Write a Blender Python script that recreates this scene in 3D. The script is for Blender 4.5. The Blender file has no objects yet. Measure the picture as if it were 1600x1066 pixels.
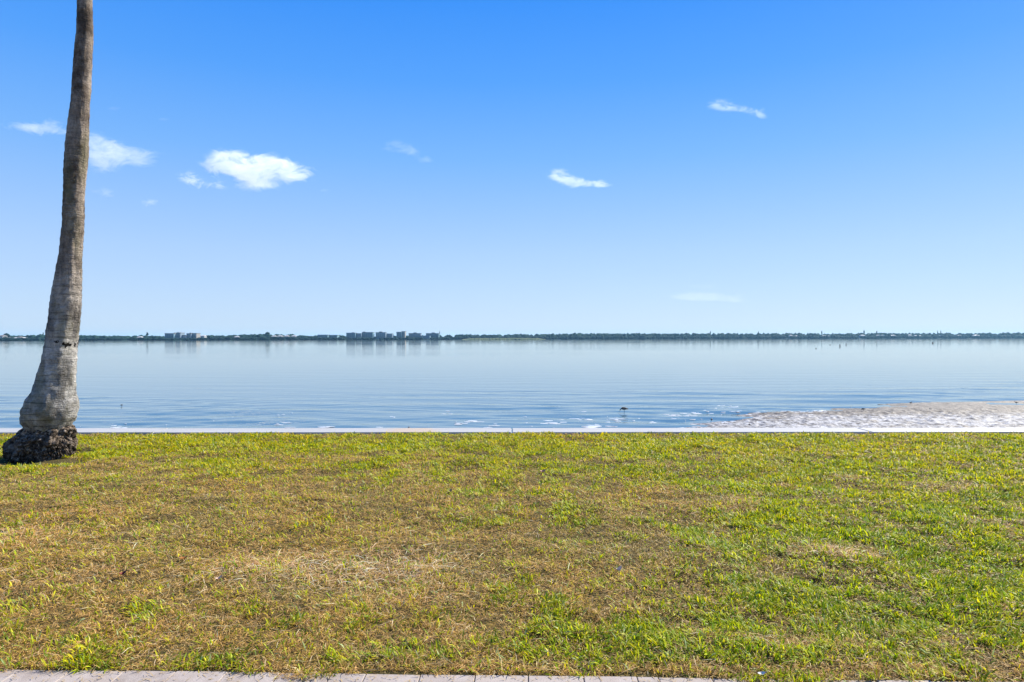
import bpy, bmesh, math, random
import numpy as np
from mathutils import Vector, Matrix, noise as mnoise
R = math.radians
random.seed(7)
rng = np.random.default_rng(11)
scene = bpy.context.scene
COL = scene.collection

# ------------------------------------------------------------------ camera
F = 1067.0                      # focal length in photo pixels (1600 wide)
CAM_H = 1.6
WATER_Z = -1.1
HORIZON = 528.4
cam_d = bpy.data.cameras.new('camera')
cam_d.sensor_width = 36.0
cam_d.lens = 36.0 * F / 1600.0
cam_d.clip_start = 0.1
cam_d.clip_end = 60000
cam = bpy.data.objects.new('camera', cam_d)
COL.objects.link(cam)
pitch = -math.atan((533 - HORIZON) / F)
ROLL = R(-0.068)
cam.matrix_world = (Matrix.Translation((0, 0, CAM_H)) @ Matrix.Rotation(R(90) + pitch, 4, 'X')
                    @ Matrix.Rotation(ROLL, 4, 'Z'))
scene.camera = cam
CM = cam.matrix_world.to_3x3()

def ray(px, py):
    return (CM @ Vector(((px - 800) / F, (533 - py) / F, -1.0)))

def at_z(px, py, z=0.0):
    d = ray(px, py)
    t = (z - CAM_H) / d.z
    return Vector((d.x * t, d.y * t, z))

def at_y(px, py, y):
    d = ray(px, py)
    t = y / d.y
    return Vector((d.x * t, y, CAM_H + d.z * t))

# ------------------------------------------------------------------ helpers
def tag(o, label=None, cat=None, group=None, kind=None):
    if label: o['label'] = label
    if cat: o['category'] = cat
    if group: o['group'] = group
    if kind: o['kind'] = kind
    return o

def link(o, parent=None):
    COL.objects.link(o)
    if parent is not None:
        o.parent = parent
    return o

def empty(name, loc=(0, 0, 0)):
    o = bpy.data.objects.new(name, None)
    o.empty_display_size = 0.2
    o.location = loc
    return link(o)

def mesh_obj(name, verts, faces, mat, parent=None, smooth=False):
    me = bpy.data.meshes.new(name)
    me.from_pydata([tuple(v) for v in verts], [], [tuple(f) for f in faces])
    me.materials.append(mat)
    if smooth:
        me.polygons.foreach_set('use_smooth', [True] * len(me.polygons))
    me.update()
    return link(bpy.data.objects.new(name, me), parent)

def bm_obj(name, bm, mat, parent=None, smooth=False):
    me = bpy.data.meshes.new(name)
    bm.to_mesh(me); bm.free()
    me.materials.append(mat)
    if smooth:
        me.polygons.foreach_set('use_smooth', [True] * len(me.polygons))
    me.update()
    return link(bpy.data.objects.new(name, me), parent)

def fast_mesh(name, verts, faces_flat, loop_starts, mat, colors=None, parent=None, smooth=False):
    me = bpy.data.meshes.new(name)
    me.vertices.add(len(verts)); me.vertices.foreach_set('co', verts.astype(np.float32).ravel())
    me.loops.add(len(faces_flat)); me.loops.foreach_set('vertex_index', faces_flat.astype(np.int32))
    me.polygons.add(len(loop_starts)); me.polygons.foreach_set('loop_start', loop_starts.astype(np.int32))
    me.update(calc_edges=True)
    if colors is not None:
        a = me.color_attributes.new('tint', 'FLOAT_COLOR', 'POINT')
        c4 = np.ones((len(verts), 4), np.float32); c4[:, :3] = colors
        a.data.foreach_set('color', c4.ravel())
    if smooth:
        me.polygons.foreach_set('use_smooth', np.ones(len(loop_starts), dtype=bool))
    me.materials.append(mat)
    return link(bpy.data.objects.new(name, me), parent)

def box(bm, x0, x1, y0, y1, z0, z1):
    vs = [bm.verts.new(p) for p in ((x0,y0,z0),(x1,y0,z0),(x1,y1,z0),(x0,y1,z0),(x0,y0,z1),(x1,y0,z1),(x1,y1,z1),(x0,y1,z1))]
    for f in ((0,3,2,1),(4,5,6,7),(0,1,5,4),(1,2,6,5),(2,3,7,6),(3,0,4,7)):
        bm.faces.new([vs[i] for i in f])
    return vs

class NT:
    """tiny node-tree writer"""
    def __init__(self, tree):
        self.t = tree; tree.nodes.clear()
    def n(self, kind, props=None, **inp):
        nd = self.t.nodes.new(kind)
        for k, v in (props or {}).items():
            setattr(nd, k, v)
        for k, v in inp.items():
            self.set(nd, k, v)
        return nd
    def set(self, nd, key, v):
        if isinstance(key, str) and key.startswith('i') and key[1:].isdigit():
            s = nd.inputs[int(key[1:])]
        else:
            s = nd.inputs[key.replace('_', ' ')]
        if isinstance(v, bpy.types.NodeSocket):
            self.t.links.new(v, s)
        elif isinstance(v, bpy.types.Node):
            self.t.links.new(v.outputs[0], s)
        else:
            s.default_value = v
    def math(self, op, a, b=0.0, c=0.0, clamp=False):
        return self.n('ShaderNodeMath', {'operation': op, 'use_clamp': clamp}, i0=a, i1=b, i2=c).outputs[0]
    def vmath(self, op, a, b=(0, 0, 0)):
        nd = self.n('ShaderNodeVectorMath', {'operation': op}, i0=a, i1=b)
        return nd.outputs['Value'] if op in ('LENGTH', 'DOT_PRODUCT', 'DISTANCE') else nd.outputs[0]
    def ramp(self, fac, stops, interp='LINEAR'):
        nd = self.n('ShaderNodeValToRGB', Fac=fac)
        cr = nd.color_ramp; cr.interpolation = interp
        while len(cr.elements) < len(stops): cr.elements.new(0.5)
        for e, (p, c) in zip(cr.elements, stops):
            e.position = p; e.color = (c[0], c[1], c[2], 1) if not isinstance(c, (int, float)) else (c, c, c, 1)
        return nd.outputs[0]
    def mix(self, fac, a, b, blend='MIX'):
        nd = self.t.nodes.new('ShaderNodeMix'); nd.data_type = 'RGBA'; nd.blend_type = blend
        for idx, v in ((0, fac), (6, a), (7, b)):
            s = nd.inputs[idx]
            if isinstance(v, bpy.types.NodeSocket): self.t.links.new(v, s)
            else: s.default_value = v if isinstance(v, (int, float)) else (v[0], v[1], v[2], 1)
        return nd.outputs[2]
    def noise(self, vec, scale, detail=4, rough=0.5, dist=0.0):
        return self.n('ShaderNodeTexNoise', None, Vector=vec, Scale=scale, Detail=detail, Roughness=rough, Distortion=dist).outputs[0]
    def mapping(self, vec, scale=(1, 1, 1), loc=(0, 0, 0), rot=(0, 0, 0)):
        return self.n('ShaderNodeMapping', None, Vector=vec, Scale=scale, Location=loc, Rotation=rot).outputs[0]

def mat(name):
    m = bpy.data.materials.new(name); m.use_nodes = True
    return m, NT(m.node_tree)

def finish(nt, shader, disp=None):
    out = nt.n('ShaderNodeOutputMaterial')
    nt.t.links.new(shader.outputs[0] if isinstance(shader, bpy.types.Node) else shader, out.inputs['Surface'])

def simple_mat(name, c1, c2=None, scale=3.0, rough=0.8, bump=0.0, spec=0.3):
    m, nt = mat(name)
    tc = nt.n('ShaderNodeTexCoord').outputs['Object']
    base = (*c1, 1)
    b = nt.n('ShaderNodeBsdfPrincipled', None, Roughness=rough)
    b.inputs['Specular IOR Level'].default_value = spec
    if c2:
        nz = nt.noise(tc, scale, 5, 0.6)
        nt.set(b, 'Base Color', nt.mix(nz, c1, c2))
        if bump:
            nt.set(b, 'Normal', nt.n('ShaderNodeBump', None, Strength=bump, Distance=0.02, Height=nz).outputs[0])
    else:
        b.inputs['Base Color'].default_value = base
    finish(nt, b)
    return m

# ------------------------------------------------------------------ world and sun
SUN_EL, SUN_AZ = 41.0, 54.0      # azimuth to the right of the view direction (+Y)
w = bpy.data.worlds.new('World'); scene.world = w; w.use_nodes = True
nt = NT(w.node_tree)
sky = nt.n('ShaderNodeTexSky')
sky.sky_type = 'NISHITA'; sky.sun_disc = False
sky.sun_elevation = R(SUN_EL); sky.sun_rotation = R(SUN_AZ)
sky.air_density = 1.0; sky.dust_density = 0.3; sky.ozone_density = 2.0; sky.altitude = 0
hs = nt.n('ShaderNodeHueSaturation', None, Saturation=1.35, Color=sky.outputs[0])
# clear-air colour by height above the horizon, blended with the physical sky
dz = nt.n('ShaderNodeSeparateXYZ', None, Vector=nt.n('ShaderNodeTexCoord').outputs['Generated']).outputs[2]
EXPO = 0.95
kk = 1.0 / (2 ** EXPO) / 0.1
def skc(r, g, b): return (r, g, b)
grad = nt.ramp(dz, [(0.0, (.58, .735, .93)), (0.031, (.53, .70, .955)), (0.12, (.43, .632, .985)), (0.252, (.205, .48, 1.0)),
                    (0.35, (.095, .37, 1.0)), (0.44, (.045, .295, .98)), (1.0, (.02, .14, .60))])
gsc = nt.n('ShaderNodeVectorMath', {'operation': 'SCALE'}, i0=grad); gsc.inputs['Scale'].default_value = kk
mixed = nt.mix(0.90, hs.outputs[0], gsc.outputs[0])
bg = nt.n('ShaderNodeBackground', None, Color=mixed, Strength=0.1)
wo = nt.n('ShaderNodeOutputWorld'); nt.t.links.new(bg.outputs[0], wo.inputs[0])

sd = bpy.data.lights.new('sun', 'SUN'); sd.energy = 5.0; sd.angle = R(0.55); sd.color = (1.0, 0.93, 0.80)
so = bpy.data.objects.new('sun', sd); link(so)
SUN_DIR = Vector((math.sin(R(SUN_AZ)) * math.cos(R(SUN_EL)), math.cos(R(SUN_AZ)) * math.cos(R(SUN_EL)), math.sin(R(SUN_EL))))
so.rotation_euler = SUN_DIR.to_track_quat('Z', 'Y').to_euler()
so.location = (20, 10, 30)

scene.view_settings.view_transform = 'Standard'
scene.view_settings.look = 'None'
scene.view_settings.exposure = EXPO
scene.view_settings.gamma = 1.0
scene.render.engine = 'CYCLES'
scene.cycles.use_denoising = True
scene.cycles.volume_bounces = 12
scene.cycles.max_bounces = 12
scene.cycles.transparent_max_bounces = 16

# ------------------------------------------------------------------ materials
def lawn_soil():
    m, nt = mat('lawn_soil')
    g = nt.n('ShaderNodeNewGeometry').outputs['Position']
    n1 = nt.noise(g, 60, 6, 0.7); n2 = nt.noise(g, 1.3, 3, 0.5)
    c = nt.ramp(n1, [(0.38, (0.02, 0.016, 0.008)), (0.54, (0.10, 0.075, 0.03)), (0.70, (0.28, 0.20, 0.09))])
    c = nt.mix(nt.math('MULTIPLY', n2, 0.5), c, (0.07, 0.075, 0.02))
    b = nt.n('ShaderNodeBsdfPrincipled', None, Base_Color=c, Roughness=0.95)
    b.inputs['Specular IOR Level'].default_value = 0.1
    nt.set(b, 'Normal', nt.n('ShaderNodeBump', None, Strength=0.8, Distance=0.02, Height=n1).outputs[0])
    finish(nt, b); return m

def grass_mat():
    m, nt = mat('grass_blade')
    a = nt.n('ShaderNodeAttribute', {'attribute_name': 'tint'}).outputs['Color']
    d = nt.n('ShaderNodeBsdfPrincipled', None, Base_Color=a, Roughness=0.5)
    d.inputs['Specular IOR Level'].default_value = 0.2
    t = nt.n('ShaderNodeBsdfTranslucent', None, Color=nt.mix(1.0, a, (1.15, 1.1, 0.6), 'MULTIPLY'))
    ms = nt.n('ShaderNodeMixShader', None, Fac=0.42)
    nt.t.links.new(d.outputs[0], ms.inputs[1]); nt.t.links.new(t.outputs[0], ms.inputs[2])
    finish(nt, ms); return m

def water_mat():
    m, nt = mat('bay_water')
    g = nt.n('ShaderNodeNewGeometry').outputs['Position']
    sep = nt.n('ShaderNodeSeparateXYZ', None, Vector=g)
    y = sep.outputs[1]; x = sep.outputs[0]
    # ruffled band of water near the wall, calmer sheet further out
    big = nt.noise(nt.mapping(g, (0.035, 0.06, 1)), 1.0, 4, 0.55)
    edge = nt.math('ADD', nt.math('MULTIPLY', nt.math('SUBTRACT', big, 0.5), 52.0), nt.math('ADD', y, nt.math('MULTIPLY', x, -0.15)))
    near = nt.n('ShaderNodeMapRange', {'interpolation_type': 'SMOOTHSTEP'}, Value=edge, From_Min=23.0, From_Max=40.0, To_Min=1.0, To_Max=0.0).outputs[0]
    patch = nt.noise(nt.mapping(g, (0.008, 0.02, 1)), 1.0, 3, 0.6)
    rip1 = nt.noise(nt.mapping(g, (0.20, 0.95, 1), rot=(0, 0, R(2))), 1.0, 3, 0.45, 1.3)
    rip2 = nt.noise(nt.mapping(g, (2.2, 4.2, 1), rot=(0, 0, R(-4))), 1.0, 2, 0.5)
    swell = nt.noise(nt.mapping(g, (0.10, 0.45, 1), rot=(0, 0, R(-3))), 1.0, 2, 0.5, 0.3)
    near = nt.math('MULTIPLY', near, nt.ramp(nt.noise(nt.mapping(g, (0.03, 0.11, 1), (5, 2, 0)), 1.0, 3, 0.6), [(0.35, 0.35), (0.62, 1.25)]))
    amp = nt.math('ADD', nt.math('MULTIPLY', near, 0.008), nt.math('MULTIPLY', nt.ramp(patch, [(0.42, 0.12), (0.62, 1.0)]), 0.012))
    h = nt.math('MULTIPLY', nt.math('ADD', rip1, nt.math('MULTIPLY', rip2, 0.42)), amp)
    h = nt.math('ADD', h, nt.math('MULTIPLY', swell, 0.005))
    bmp = nt.n('ShaderNodeBump', None, Strength=1.0, Distance=1.0, Height=h).outputs[0]
    depth = nt.noise(nt.mapping(g, (0.05, 0.12, 1)), 1.0, 3, 0.5)
    c = nt.mix(depth, (0.06, 0.125, 0.19), (0.085, 0.15, 0.20))
    df = nt.n('ShaderNodeBsdfDiffuse', None, Color=c)
    gl = nt.n('ShaderNodeBsdfGlossy', None, Color=(1.0, 0.955, 0.87, 1), Roughness=0.04, Normal=bmp)
    fr = nt.n('ShaderNodeFresnel', None, IOR=1.333, Normal=bmp)
    ms = nt.n('ShaderNodeMixShader', None, Fac=fr.outputs[0])
    nt.t.links.new(df.outputs[0], ms.inputs[1]); nt.t.links.new(gl.outputs[0], ms.inputs[2])
    finish(nt, ms); return m

def palm_bark():
    m, nt = mat('palm_bark')
    g = nt.n('ShaderNodeNewGeometry').outputs['Position']
    sep = nt.n('ShaderNodeSeparateXYZ', None, Vector=g); z = sep.outputs[2]
    warp = nt.noise(g, 3.0, 4, 0.6)
    # fine horizontal cracks near the bulge, coarser ring scars above
    zz = nt.math('ADD', z, nt.math('MULTIPLY', warp, 0.10))
    ring = nt.n('ShaderNodeTexWave', {'wave_type': 'BANDS', 'bands_direction': 'Z', 'wave_profile': 'SAW'},
                Vector=nt.n('ShaderNodeCombineXYZ', None, X=0.0, Y=0.0, Z=zz).outputs[0], Scale=4.5, Distortion=1.2, Detail=3.0, Detail_Scale=2.0).outputs[1]
    crack = nt.noise(nt.mapping(g, (7, 7, 38)), 1.0, 5, 0.7, 1.6)
    streak = nt.noise(nt.mapping(g, (10, 10, 1.9)), 1.0, 6, 0.65, 1.0)
    blot = nt.noise(nt.mapping(g, (3.6, 3.6, 2.4)), 1.0, 5, 0.62)
    fine = nt.noise(nt.mapping(g, (38, 38, 30)), 1.0, 5, 0.75, 0.8)
    hz = nt.n('ShaderNodeMapRange', {'interpolation_type': 'SMOOTHSTEP'}, Value=z, From_Min=1.0, From_Max=3.0).outputs[0]
    low = nt.mix(nt.ramp(blot, [(0.38, 0.0), (0.60, 1.0)]), (0.27, 0.255, 0.235), (0.80, 0.77, 0.72))
    high = nt.mix(nt.ramp(blot, [(0.38, 0.0), (0.60, 1.0)]), (0.16, 0.12, 0.09), (0.56, 0.46, 0.37))
    c = nt.mix(hz, low, high)
    st = nt.ramp(streak, [(0.35, 0.45), (0.6, 1.0)])
    c = nt.mix(0.6, c, st, 'MULTIPLY')
    ck = nt.ramp(crack, [(0.36, 0.45), (0.50, 1.0)])
    c = nt.mix(nt.mix(hz, (0.75,)*3, (0.45,)*3), c, ck, 'MULTIPLY') if False else nt.mix(0.65, c, ck, 'MULTIPLY')
    c = nt.mix(0.5, c, nt.ramp(fine, [(0.36, 0.25), (0.56, 1.0)]), 'MULTIPLY')
    rings = nt.noise(nt.mapping(g, (1.6, 1.6, 44)), 1.0, 3, 0.6, 0.8)
    c = nt.mix(nt.math('SUBTRACT', 0.75, nt.math('MULTIPLY', hz, 0.45)), c, nt.ramp(rings, [(0.36, 0.22), (0.43, 1.0)]), 'MULTIPLY')
    # olive lichen
    lich = nt.noise(nt.mapping(g, (4, 4, 1.3), (7, 3, 1)), 1.0, 4, 0.6)
    c = nt.mix(nt.math('MULTIPLY', nt.ramp(lich, [(0.52, 0.0), (0.68, 1.0)]), 0.4), c, (0.24, 0.23, 0.11))
    # rootlets and dirt climbing over the foot of the trunk
    ft = nt.math('ADD', z, nt.math('MULTIPLY', nt.math('SUBTRACT', nt.noise(g, 8, 5, 0.7), 0.5), 0.55))
    c = nt.mix(nt.ramp(ft, [(0.38, 0.85), (0.50, 0.0)]), c, nt.mix(nt.ramp(fine, [(0.45, 0.0), (0.6, 1.0)]), (0.03, 0.022, 0.016), (0.22, 0.18, 0.145)))
    # the dark scar at eye height
    sc = at_y(95, 537, 9.0)
    sx_ = nt.n('ShaderNodeSeparateXYZ', None, Vector=nt.vmath('SUBTRACT', g, tuple(sc)))
    dv = nt.n('ShaderNodeCombineXYZ', None, X=nt.math('MULTIPLY', sx_.outputs[0], 9.0), Y=0.0, Z=nt.math('MULTIPLY', nt.math('ADD', sx_.outputs[2], nt.math('MULTIPLY', sx_.outputs[0], 0.35)), 24.0)).outputs[0]
    dist = nt.math('ADD', nt.vmath('LENGTH', dv), nt.math('MULTIPLY', nt.math('SUBTRACT', nt.noise(g, 11, 5, 0.7), 0.5), 7.0))
    scar = nt.ramp(dist, [(0.6, 1.0), (0.85, 0.0)])
    c = nt.mix(scar, c, (0.012, 0.010, 0.010))
    hgt = nt.math('ADD', nt.math('MULTIPLY', ring, 0.6), nt.math('ADD', nt.math('MULTIPLY', crack, 0.8), nt.math('ADD', nt.math('MULTIPLY', streak, 0.9), nt.math('MULTIPLY', fine, 0.4))))
    b = nt.n('ShaderNodeBsdfPrincipled', None, Base_Color=c, Roughness=0.9)
    b.inputs['Specular IOR Level'].default_value = 0.2
    nt.set(b, 'Normal', nt.n('ShaderNodeBump', None, Strength=1.0, Distance=0.045, Height=hgt).outputs[0])
    finish(nt, b); return m

def root_mat():
    m, nt = mat('root_bark')
    g = nt.n('ShaderNodeNewGeometry').outputs['Position']
    n1 = nt.noise(g, 22, 6, 0.75, 0.5); n2 = nt.noise(g, 5, 4, 0.6)
    c = nt.ramp(n1, [(0.42, (0.018, 0.013, 0.010)), (0.52, (0.10, 0.075, 0.055)), (0.66, (0.46, 0.38, 0.31))])
    c = nt.mix(nt.ramp(n2, [(0.55, 0.0), (0.75, 0.6)]), c, (0.36, 0.30, 0.25))
    b = nt.n('ShaderNodeBsdfPrincipled', None, Base_Color=c, Roughness=0.95)
    b.inputs['Specular IOR Level'].default_value = 0.15
    nt.set(b, 'Normal', nt.n('ShaderNodeBump', None, Strength=1.0, Distance=0.04, Height=n1).outputs[0])
    finish(nt, b); return m

def concrete_mat():
    m, nt = mat('seawall_concrete')
    g = nt.n('ShaderNodeNewGeometry').outputs['Position']
    n1 = nt.noise(nt.mapping(g, (0.8, 3, 3)), 1.0, 5, 0.6); n2 = nt.noise(g, 30, 4, 0.6)
    c = nt.mix(n1, (0.30, 0.295, 0.285), (0.46, 0.455, 0.445))
    c = nt.mix(0.25, c, nt.ramp(n2, [(0.3, 0.5), (0.6, 1.0)]), 'MULTIPLY')
    # rusty sand spilled over the cap
    p = at_z(645, 675, 0)
    d = nt.vmath('LENGTH', nt.vmath('MULTIPLY', nt.vmath('SUBTRACT', g, (p.x, 11.6, 0)), (1/0.55, 1/0.5, 0)))
    d = nt.math('ADD', d, nt.math('MULTIPLY', nt.math('SUBTRACT', nt.noise(g, 7, 4, 0.6), 0.5), 1.2))
    c = nt.mix(nt.ramp(d, [(0.6, 1.0), (1.0, 0.0)]), c, (0.42, 0.34, 0.26))
    b = nt.n('ShaderNodeBsdfPrincipled', None, Base_Color=c, Roughness=0.55)
    nt.set(b, 'Normal', nt.n('ShaderNodeBump', None, Strength=0.3, Distance=0.01, Height=n2).outputs[0])
    finish(nt, b); return m

def paver_mat():
    m, nt = mat('paver_concrete')
    g = nt.n('ShaderNodeNewGeometry')
    rnd = g.outputs['Random Per Island']
    p = g.outputs['Position']
    n1 = nt.noise(p, 9, 5, 0.6); n2 = nt.noise(p, 180, 3, 0.7)
    c = nt.mix(rnd, (0.25, 0.205, 0.175), (0.34, 0.285, 0.25))
    c = nt.mix(nt.ramp(n1, [(0.35, 0.0), (0.65, 0.8)]), c, (0.40, 0.35, 0.32))
    c = nt.mix(0.45, c, nt.ramp(n2, [(0.3, 0.45), (0.6, 1.0)]), 'MULTIPLY')
    b = nt.n('ShaderNodeBsdfPrincipled', None, Base_Color=c, Roughness=0.85)
    nt.set(b, 'Normal', nt.n('ShaderNodeBump', None, Strength=0.5, Distance=0.003, Height=n2).outputs[0])
    finish(nt, b); return m

def mud_mat():
    m, nt = mat('tidal_mud')
    g = nt.n('ShaderNodeNewGeometry').outputs['Position']
    n1 = nt.noise(nt.mapping(g, (0.30, 0.8, 1)), 1.0, 5, 0.6, 0.6)
    n2 = nt.noise(nt.mapping(g, (1.1, 3.6, 3)), 1.0, 6, 0.75)
    n3 = nt.ramp(nt.noise(nt.mapping(g, (6.5, 2.6, 6)), 1.0, 5, 0.8), [(0.42, 0.0), (0.56, 1.0)])
    mud = nt.mix(n3, (0.055, 0.047, 0.042), (0.16, 0.142, 0.125))
    froth_glint = nt.mix(n3, (0.10, 0.10, 0.11), (0.42, 0.425, 0.44))  # part washed-up foam, part wet glare put into the colour as white speckle
    sep = nt.n('ShaderNodeSeparateXYZ', None, Vector=g)
    # brown crest facing the open water, shelly foam and painted glitter on the near side
    cr = nt.n('ShaderNodeMapRange', None, Value=nt.math('ADD', sep.outputs[1], nt.math('MULTIPLY', n1, 5.0)), From_Min=25.2, From_Max=28.6).outputs[0]
    f = nt.math('SUBTRACT', nt.math('ADD', nt.math('MULTIPLY', n1, 0.5), nt.math('MULTIPLY', n2, 0.9)), nt.math('MULTIPLY', cr, 0.42))
    f = nt.ramp(f, [(0.56, 0.0), (0.74, 1.0)])
    c = nt.mix(f, mud, froth_glint)
    b = nt.n('ShaderNodeBsdfPrincipled', None, Base_Color=c, Roughness=0.62)
    b.inputs['Specular IOR Level'].default_value = 0.25
    nt.set(b, 'Normal', nt.n('ShaderNodeBump', None, Strength=0.8, Distance=0.10, Height=n2).outputs[0])
    finish(nt, b); return m

def foliage_far(name, c1, c2):
    m, nt = mat(name)
    g = nt.n('ShaderNodeNewGeometry').outputs['Position']
    n1 = nt.noise(g, 0.06, 5, 0.7); n2 = nt.noise(g, 0.6, 4, 0.7)
    c = nt.mix(nt.ramp(n1, [(0.35, 0.0), (0.65, 1.0)]), c1, c2)
    c = nt.mix(0.6, c, nt.ramp(n2, [(0.3, 0.35), (0.7, 1.3)]), 'MULTIPLY')
    b = nt.n('ShaderNodeBsdfPrincipled', None, Base_Color=c, Roughness=0.9)
    b.inputs['Specular IOR Level'].default_value = 0.1
    nt.set(b, 'Normal', nt.n('ShaderNodeBump', None, Strength=1.0, Distance=1.2, Height=n2).outputs[0])
    finish(nt, b); return m

M_soil, M_grass, M_water, M_bark, M_root = lawn_soil(), grass_mat(), water_mat(), palm_bark(), root_mat()
M_conc, M_paver, M_mud = concrete_mat(), paver_mat(), mud_mat()
M_joint = simple_mat('joint_sand', (0.06, 0.05, 0.04), (0.12, 0.10, 0.08), 60, 0.95)
M_far = foliage_far('far_foliage', (0.008, 0.030, 0.024), (0.020, 0.056, 0.036))
M_far2 = foliage_far('far_foliage_dark', (0.006, 0.020, 0.020), (0.014, 0.038, 0.028))
M_marsh = simple_mat('marsh_grass', (0.20, 0.24, 0.10), (0.30, 0.30, 0.16), 0.3, 0.95)
M_white = simple_mat('white_stucco', (0.52, 0.52, 0.51), (0.40, 0.40, 0.39), 0.3, 0.8)
M_cream = simple_mat('cream_stucco', (0.30, 0.28, 0.25), (0.24, 0.23, 0.21), 0.3, 0.8)
M_teal = simple_mat('teal_render', (0.12, 0.23, 0.27), (0.17, 0.28, 0.32), 0.3, 0.7)
M_grey = simple_mat('grey_render', (0.16, 0.22, 0.27), (0.22, 0.28, 0.33), 0.3, 0.8)
M_glass = simple_mat('dark_glazing', (0.09, 0.16, 0.20), None, 1, 0.15, 0, 0.5)
M_roof = simple_mat('grey_roofing', (0.14, 0.13, 0.13), (0.20, 0.18, 0.17), 0.5, 0.9)
M_roofw = simple_mat('pale_roofing', (0.46, 0.46, 0.47), (0.34, 0.34, 0.35), 0.5, 0.7)
M_foam = simple_mat('foam', (0.70, 0.72, 0.74), (0.42, 0.46, 0.50), 30, 0.45, 0.6)
M_wood = simple_mat('weathered_wood', (0.09, 0.07, 0.055), (0.18, 0.15, 0.12), 20, 0.9)
M_stone = simple_mat('wet_dark_stone', (0.045, 0.038, 0.032), (0.10, 0.085, 0.07), 30, 0.4, 0.8)
M_feath = simple_mat('grey_brown_feathers', (0.05, 0.045, 0.04), (0.11, 0.095, 0.08), 60, 0.8)
M_belly = simple_mat('pale_belly_feathers', (0.45, 0.43, 0.40), (0.6, 0.58, 0.55), 60, 0.8)
M_beak = simple_mat('dark_horn', (0.03, 0.028, 0.025), None, 1, 0.5)

# ------------------------------------------------------------------ ground planes
# lawn edge against the pavers (a line) and the seawall (a line)
PA, PB = at_z(0, 1047), at_z(1600, 1067)
PD = (PB - PA).normalized()
def paver_y(x): return PA.y + (x - PA.x) * PD.y / PD.x
CAP_FAR = lambda x: 11.93 - 0.004 * x
CAP_W = 0.55

def vnoise2(x, y, seed, scale):
    """value noise on numpy arrays"""
    r = np.random.default_rng(seed).random((256, 256))
    u = x * scale + 1000.3; v = y * scale + 1000.7
    iu = np.floor(u).astype(int); iv = np.floor(v).astype(int)
    fu = u - iu; fv = v - iv
    fu = fu * fu * (3 - 2 * fu); fv = fv * fv * (3 - 2 * fv)
    a = r[iu % 256, iv % 256]; b = r[(iu + 1) % 256, iv % 256]
    c = r[iu % 256, (iv + 1) % 256]; d = r[(iu + 1) % 256, (iv + 1) % 256]
    return (a * (1 - fu) + b * fu) * (1 - fv) + (c * (1 - fu) + d * fu) * fv
def fbm(x, y, seed, scale, octv=4, gain=0.5):
    s = 0; a = 1; t = 0
    for i in range(octv):
        s = s + a * vnoise2(x, y, seed + i, scale * 2 ** i); t += a; a *= gain
    return s / t

def ground_h(x, y):
    h = (fbm(x, y, 5, 1.6, 3) - 0.5) * 0.05 + (fbm(x, y, 15, 3.3, 3, 0.6) - 0.5) * 0.055
    # scooped pits beside the palm
    for cx, cy, rx, ry, dd in PITS:
        h = h - dd * np.exp(-(((x - cx) / rx) ** 2 + ((y - cy) / ry) ** 2))
    return h * np.clip((y - 3.2) / 0.4, 0.15, 1.0) * np.clip((11.45 - y) / 0.5, 0.0, 1.0)
_p1 = at_z(132, 705); _p2 = at_z(25, 724)
PITS = [(_p1.x, _p1.y, 0.22, 0.13, 0.07), (_p2.x, _p2.y, 0.35, 0.25, 0.03)]
BARE = [(at_z(128, 704), 0.20, 0.14), (at_z(20, 722), 0.55, 0.26), (at_z(80, 722), 0.6, 0.20)]

gx = np.concatenate([np.linspace(-60, -12, 25)[:-1], np.linspace(-12, 12, 401), np.linspace(12, 60, 25)[1:]])
gy = np.concatenate([np.linspace(2.9, 11.45, 171)])
GX, GY = np.meshgrid(gx, gy)
GYs = GY.copy(); GYs[0, :] = np.array([paver_y(x) for x in gx]).clip(2.2, 4.4)
for r_ in range(1, 8):                       # blend the first rows up from the slanted paver edge
    GYs[r_, :] = np.maximum(GYs[r_, :], GYs[0, :] + 0.012 * r_)
Z = ground_h(GX, GYs)
V = np.stack([GX, GYs, Z], -1).reshape(-1, 3)
ny, nx = GX.shape
idx = np.arange(ny * nx).reshape(ny, nx)
Q = np.stack([idx[:-1, :-1], idx[:-1, 1:], idx[1:, 1:], idx[1:, :-1]], -1).reshape(-1, 4)
lawn = fast_mesh('lawn', V, Q.ravel(), np.arange(len(Q)) * 4, M_soil, smooth=True)
tag(lawn, kind='structure')

# ground behind and beside: one big sheet for the land the camera stands on
land = mesh_obj('ground', [(-400, -300, -0.12), (400, -300, -0.12), (400, 11.3, -0.12), (-400, 11.3, -0.12)], [(0, 1, 2, 3)], M_soil)
tag(land, kind='structure')

# water sheet to the horizon, seabed below hides under it
wx = np.concatenate([[-7000, -60], np.linspace(-42, 48, 520), [70, 7000]])
wy = np.concatenate([np.arange(11.9, 68, 0.105), [75, 120, 7000]])
WX, WY = np.meshgrid(wx, wy)
_r = np.random.default_rng(77)
hw = np.zeros_like(WX)
for _k in range(46):
    lam = 0.55 * (4.2 / 0.55) ** _r.random()
    th = _r.normal(0, 0.30)                       # travel mostly towards the wall
    kx, ky = math.sin(th) * 2 * math.pi / lam, math.cos(th) * 2 * math.pi / lam
    slope = 0.0135
    ph = _r.random() * 6.28
    # every train comes in broken groups
    grp = fbm(WX + 7.3 * _k, WY * 1.6, 300 + _k, 0.11, 2)
    hw += slope / (2 * math.pi / lam) * np.sin(kx * WX + ky * WY + ph + 2.5 * grp) * np.clip((grp - 0.35) * 4, 0, 1.6)
edge_w = (WY - 0.15 * WX) + (fbm(WX * 0.6, WY * 1.3, 201, 0.06, 4, 0.55) - 0.5) * 44
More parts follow.
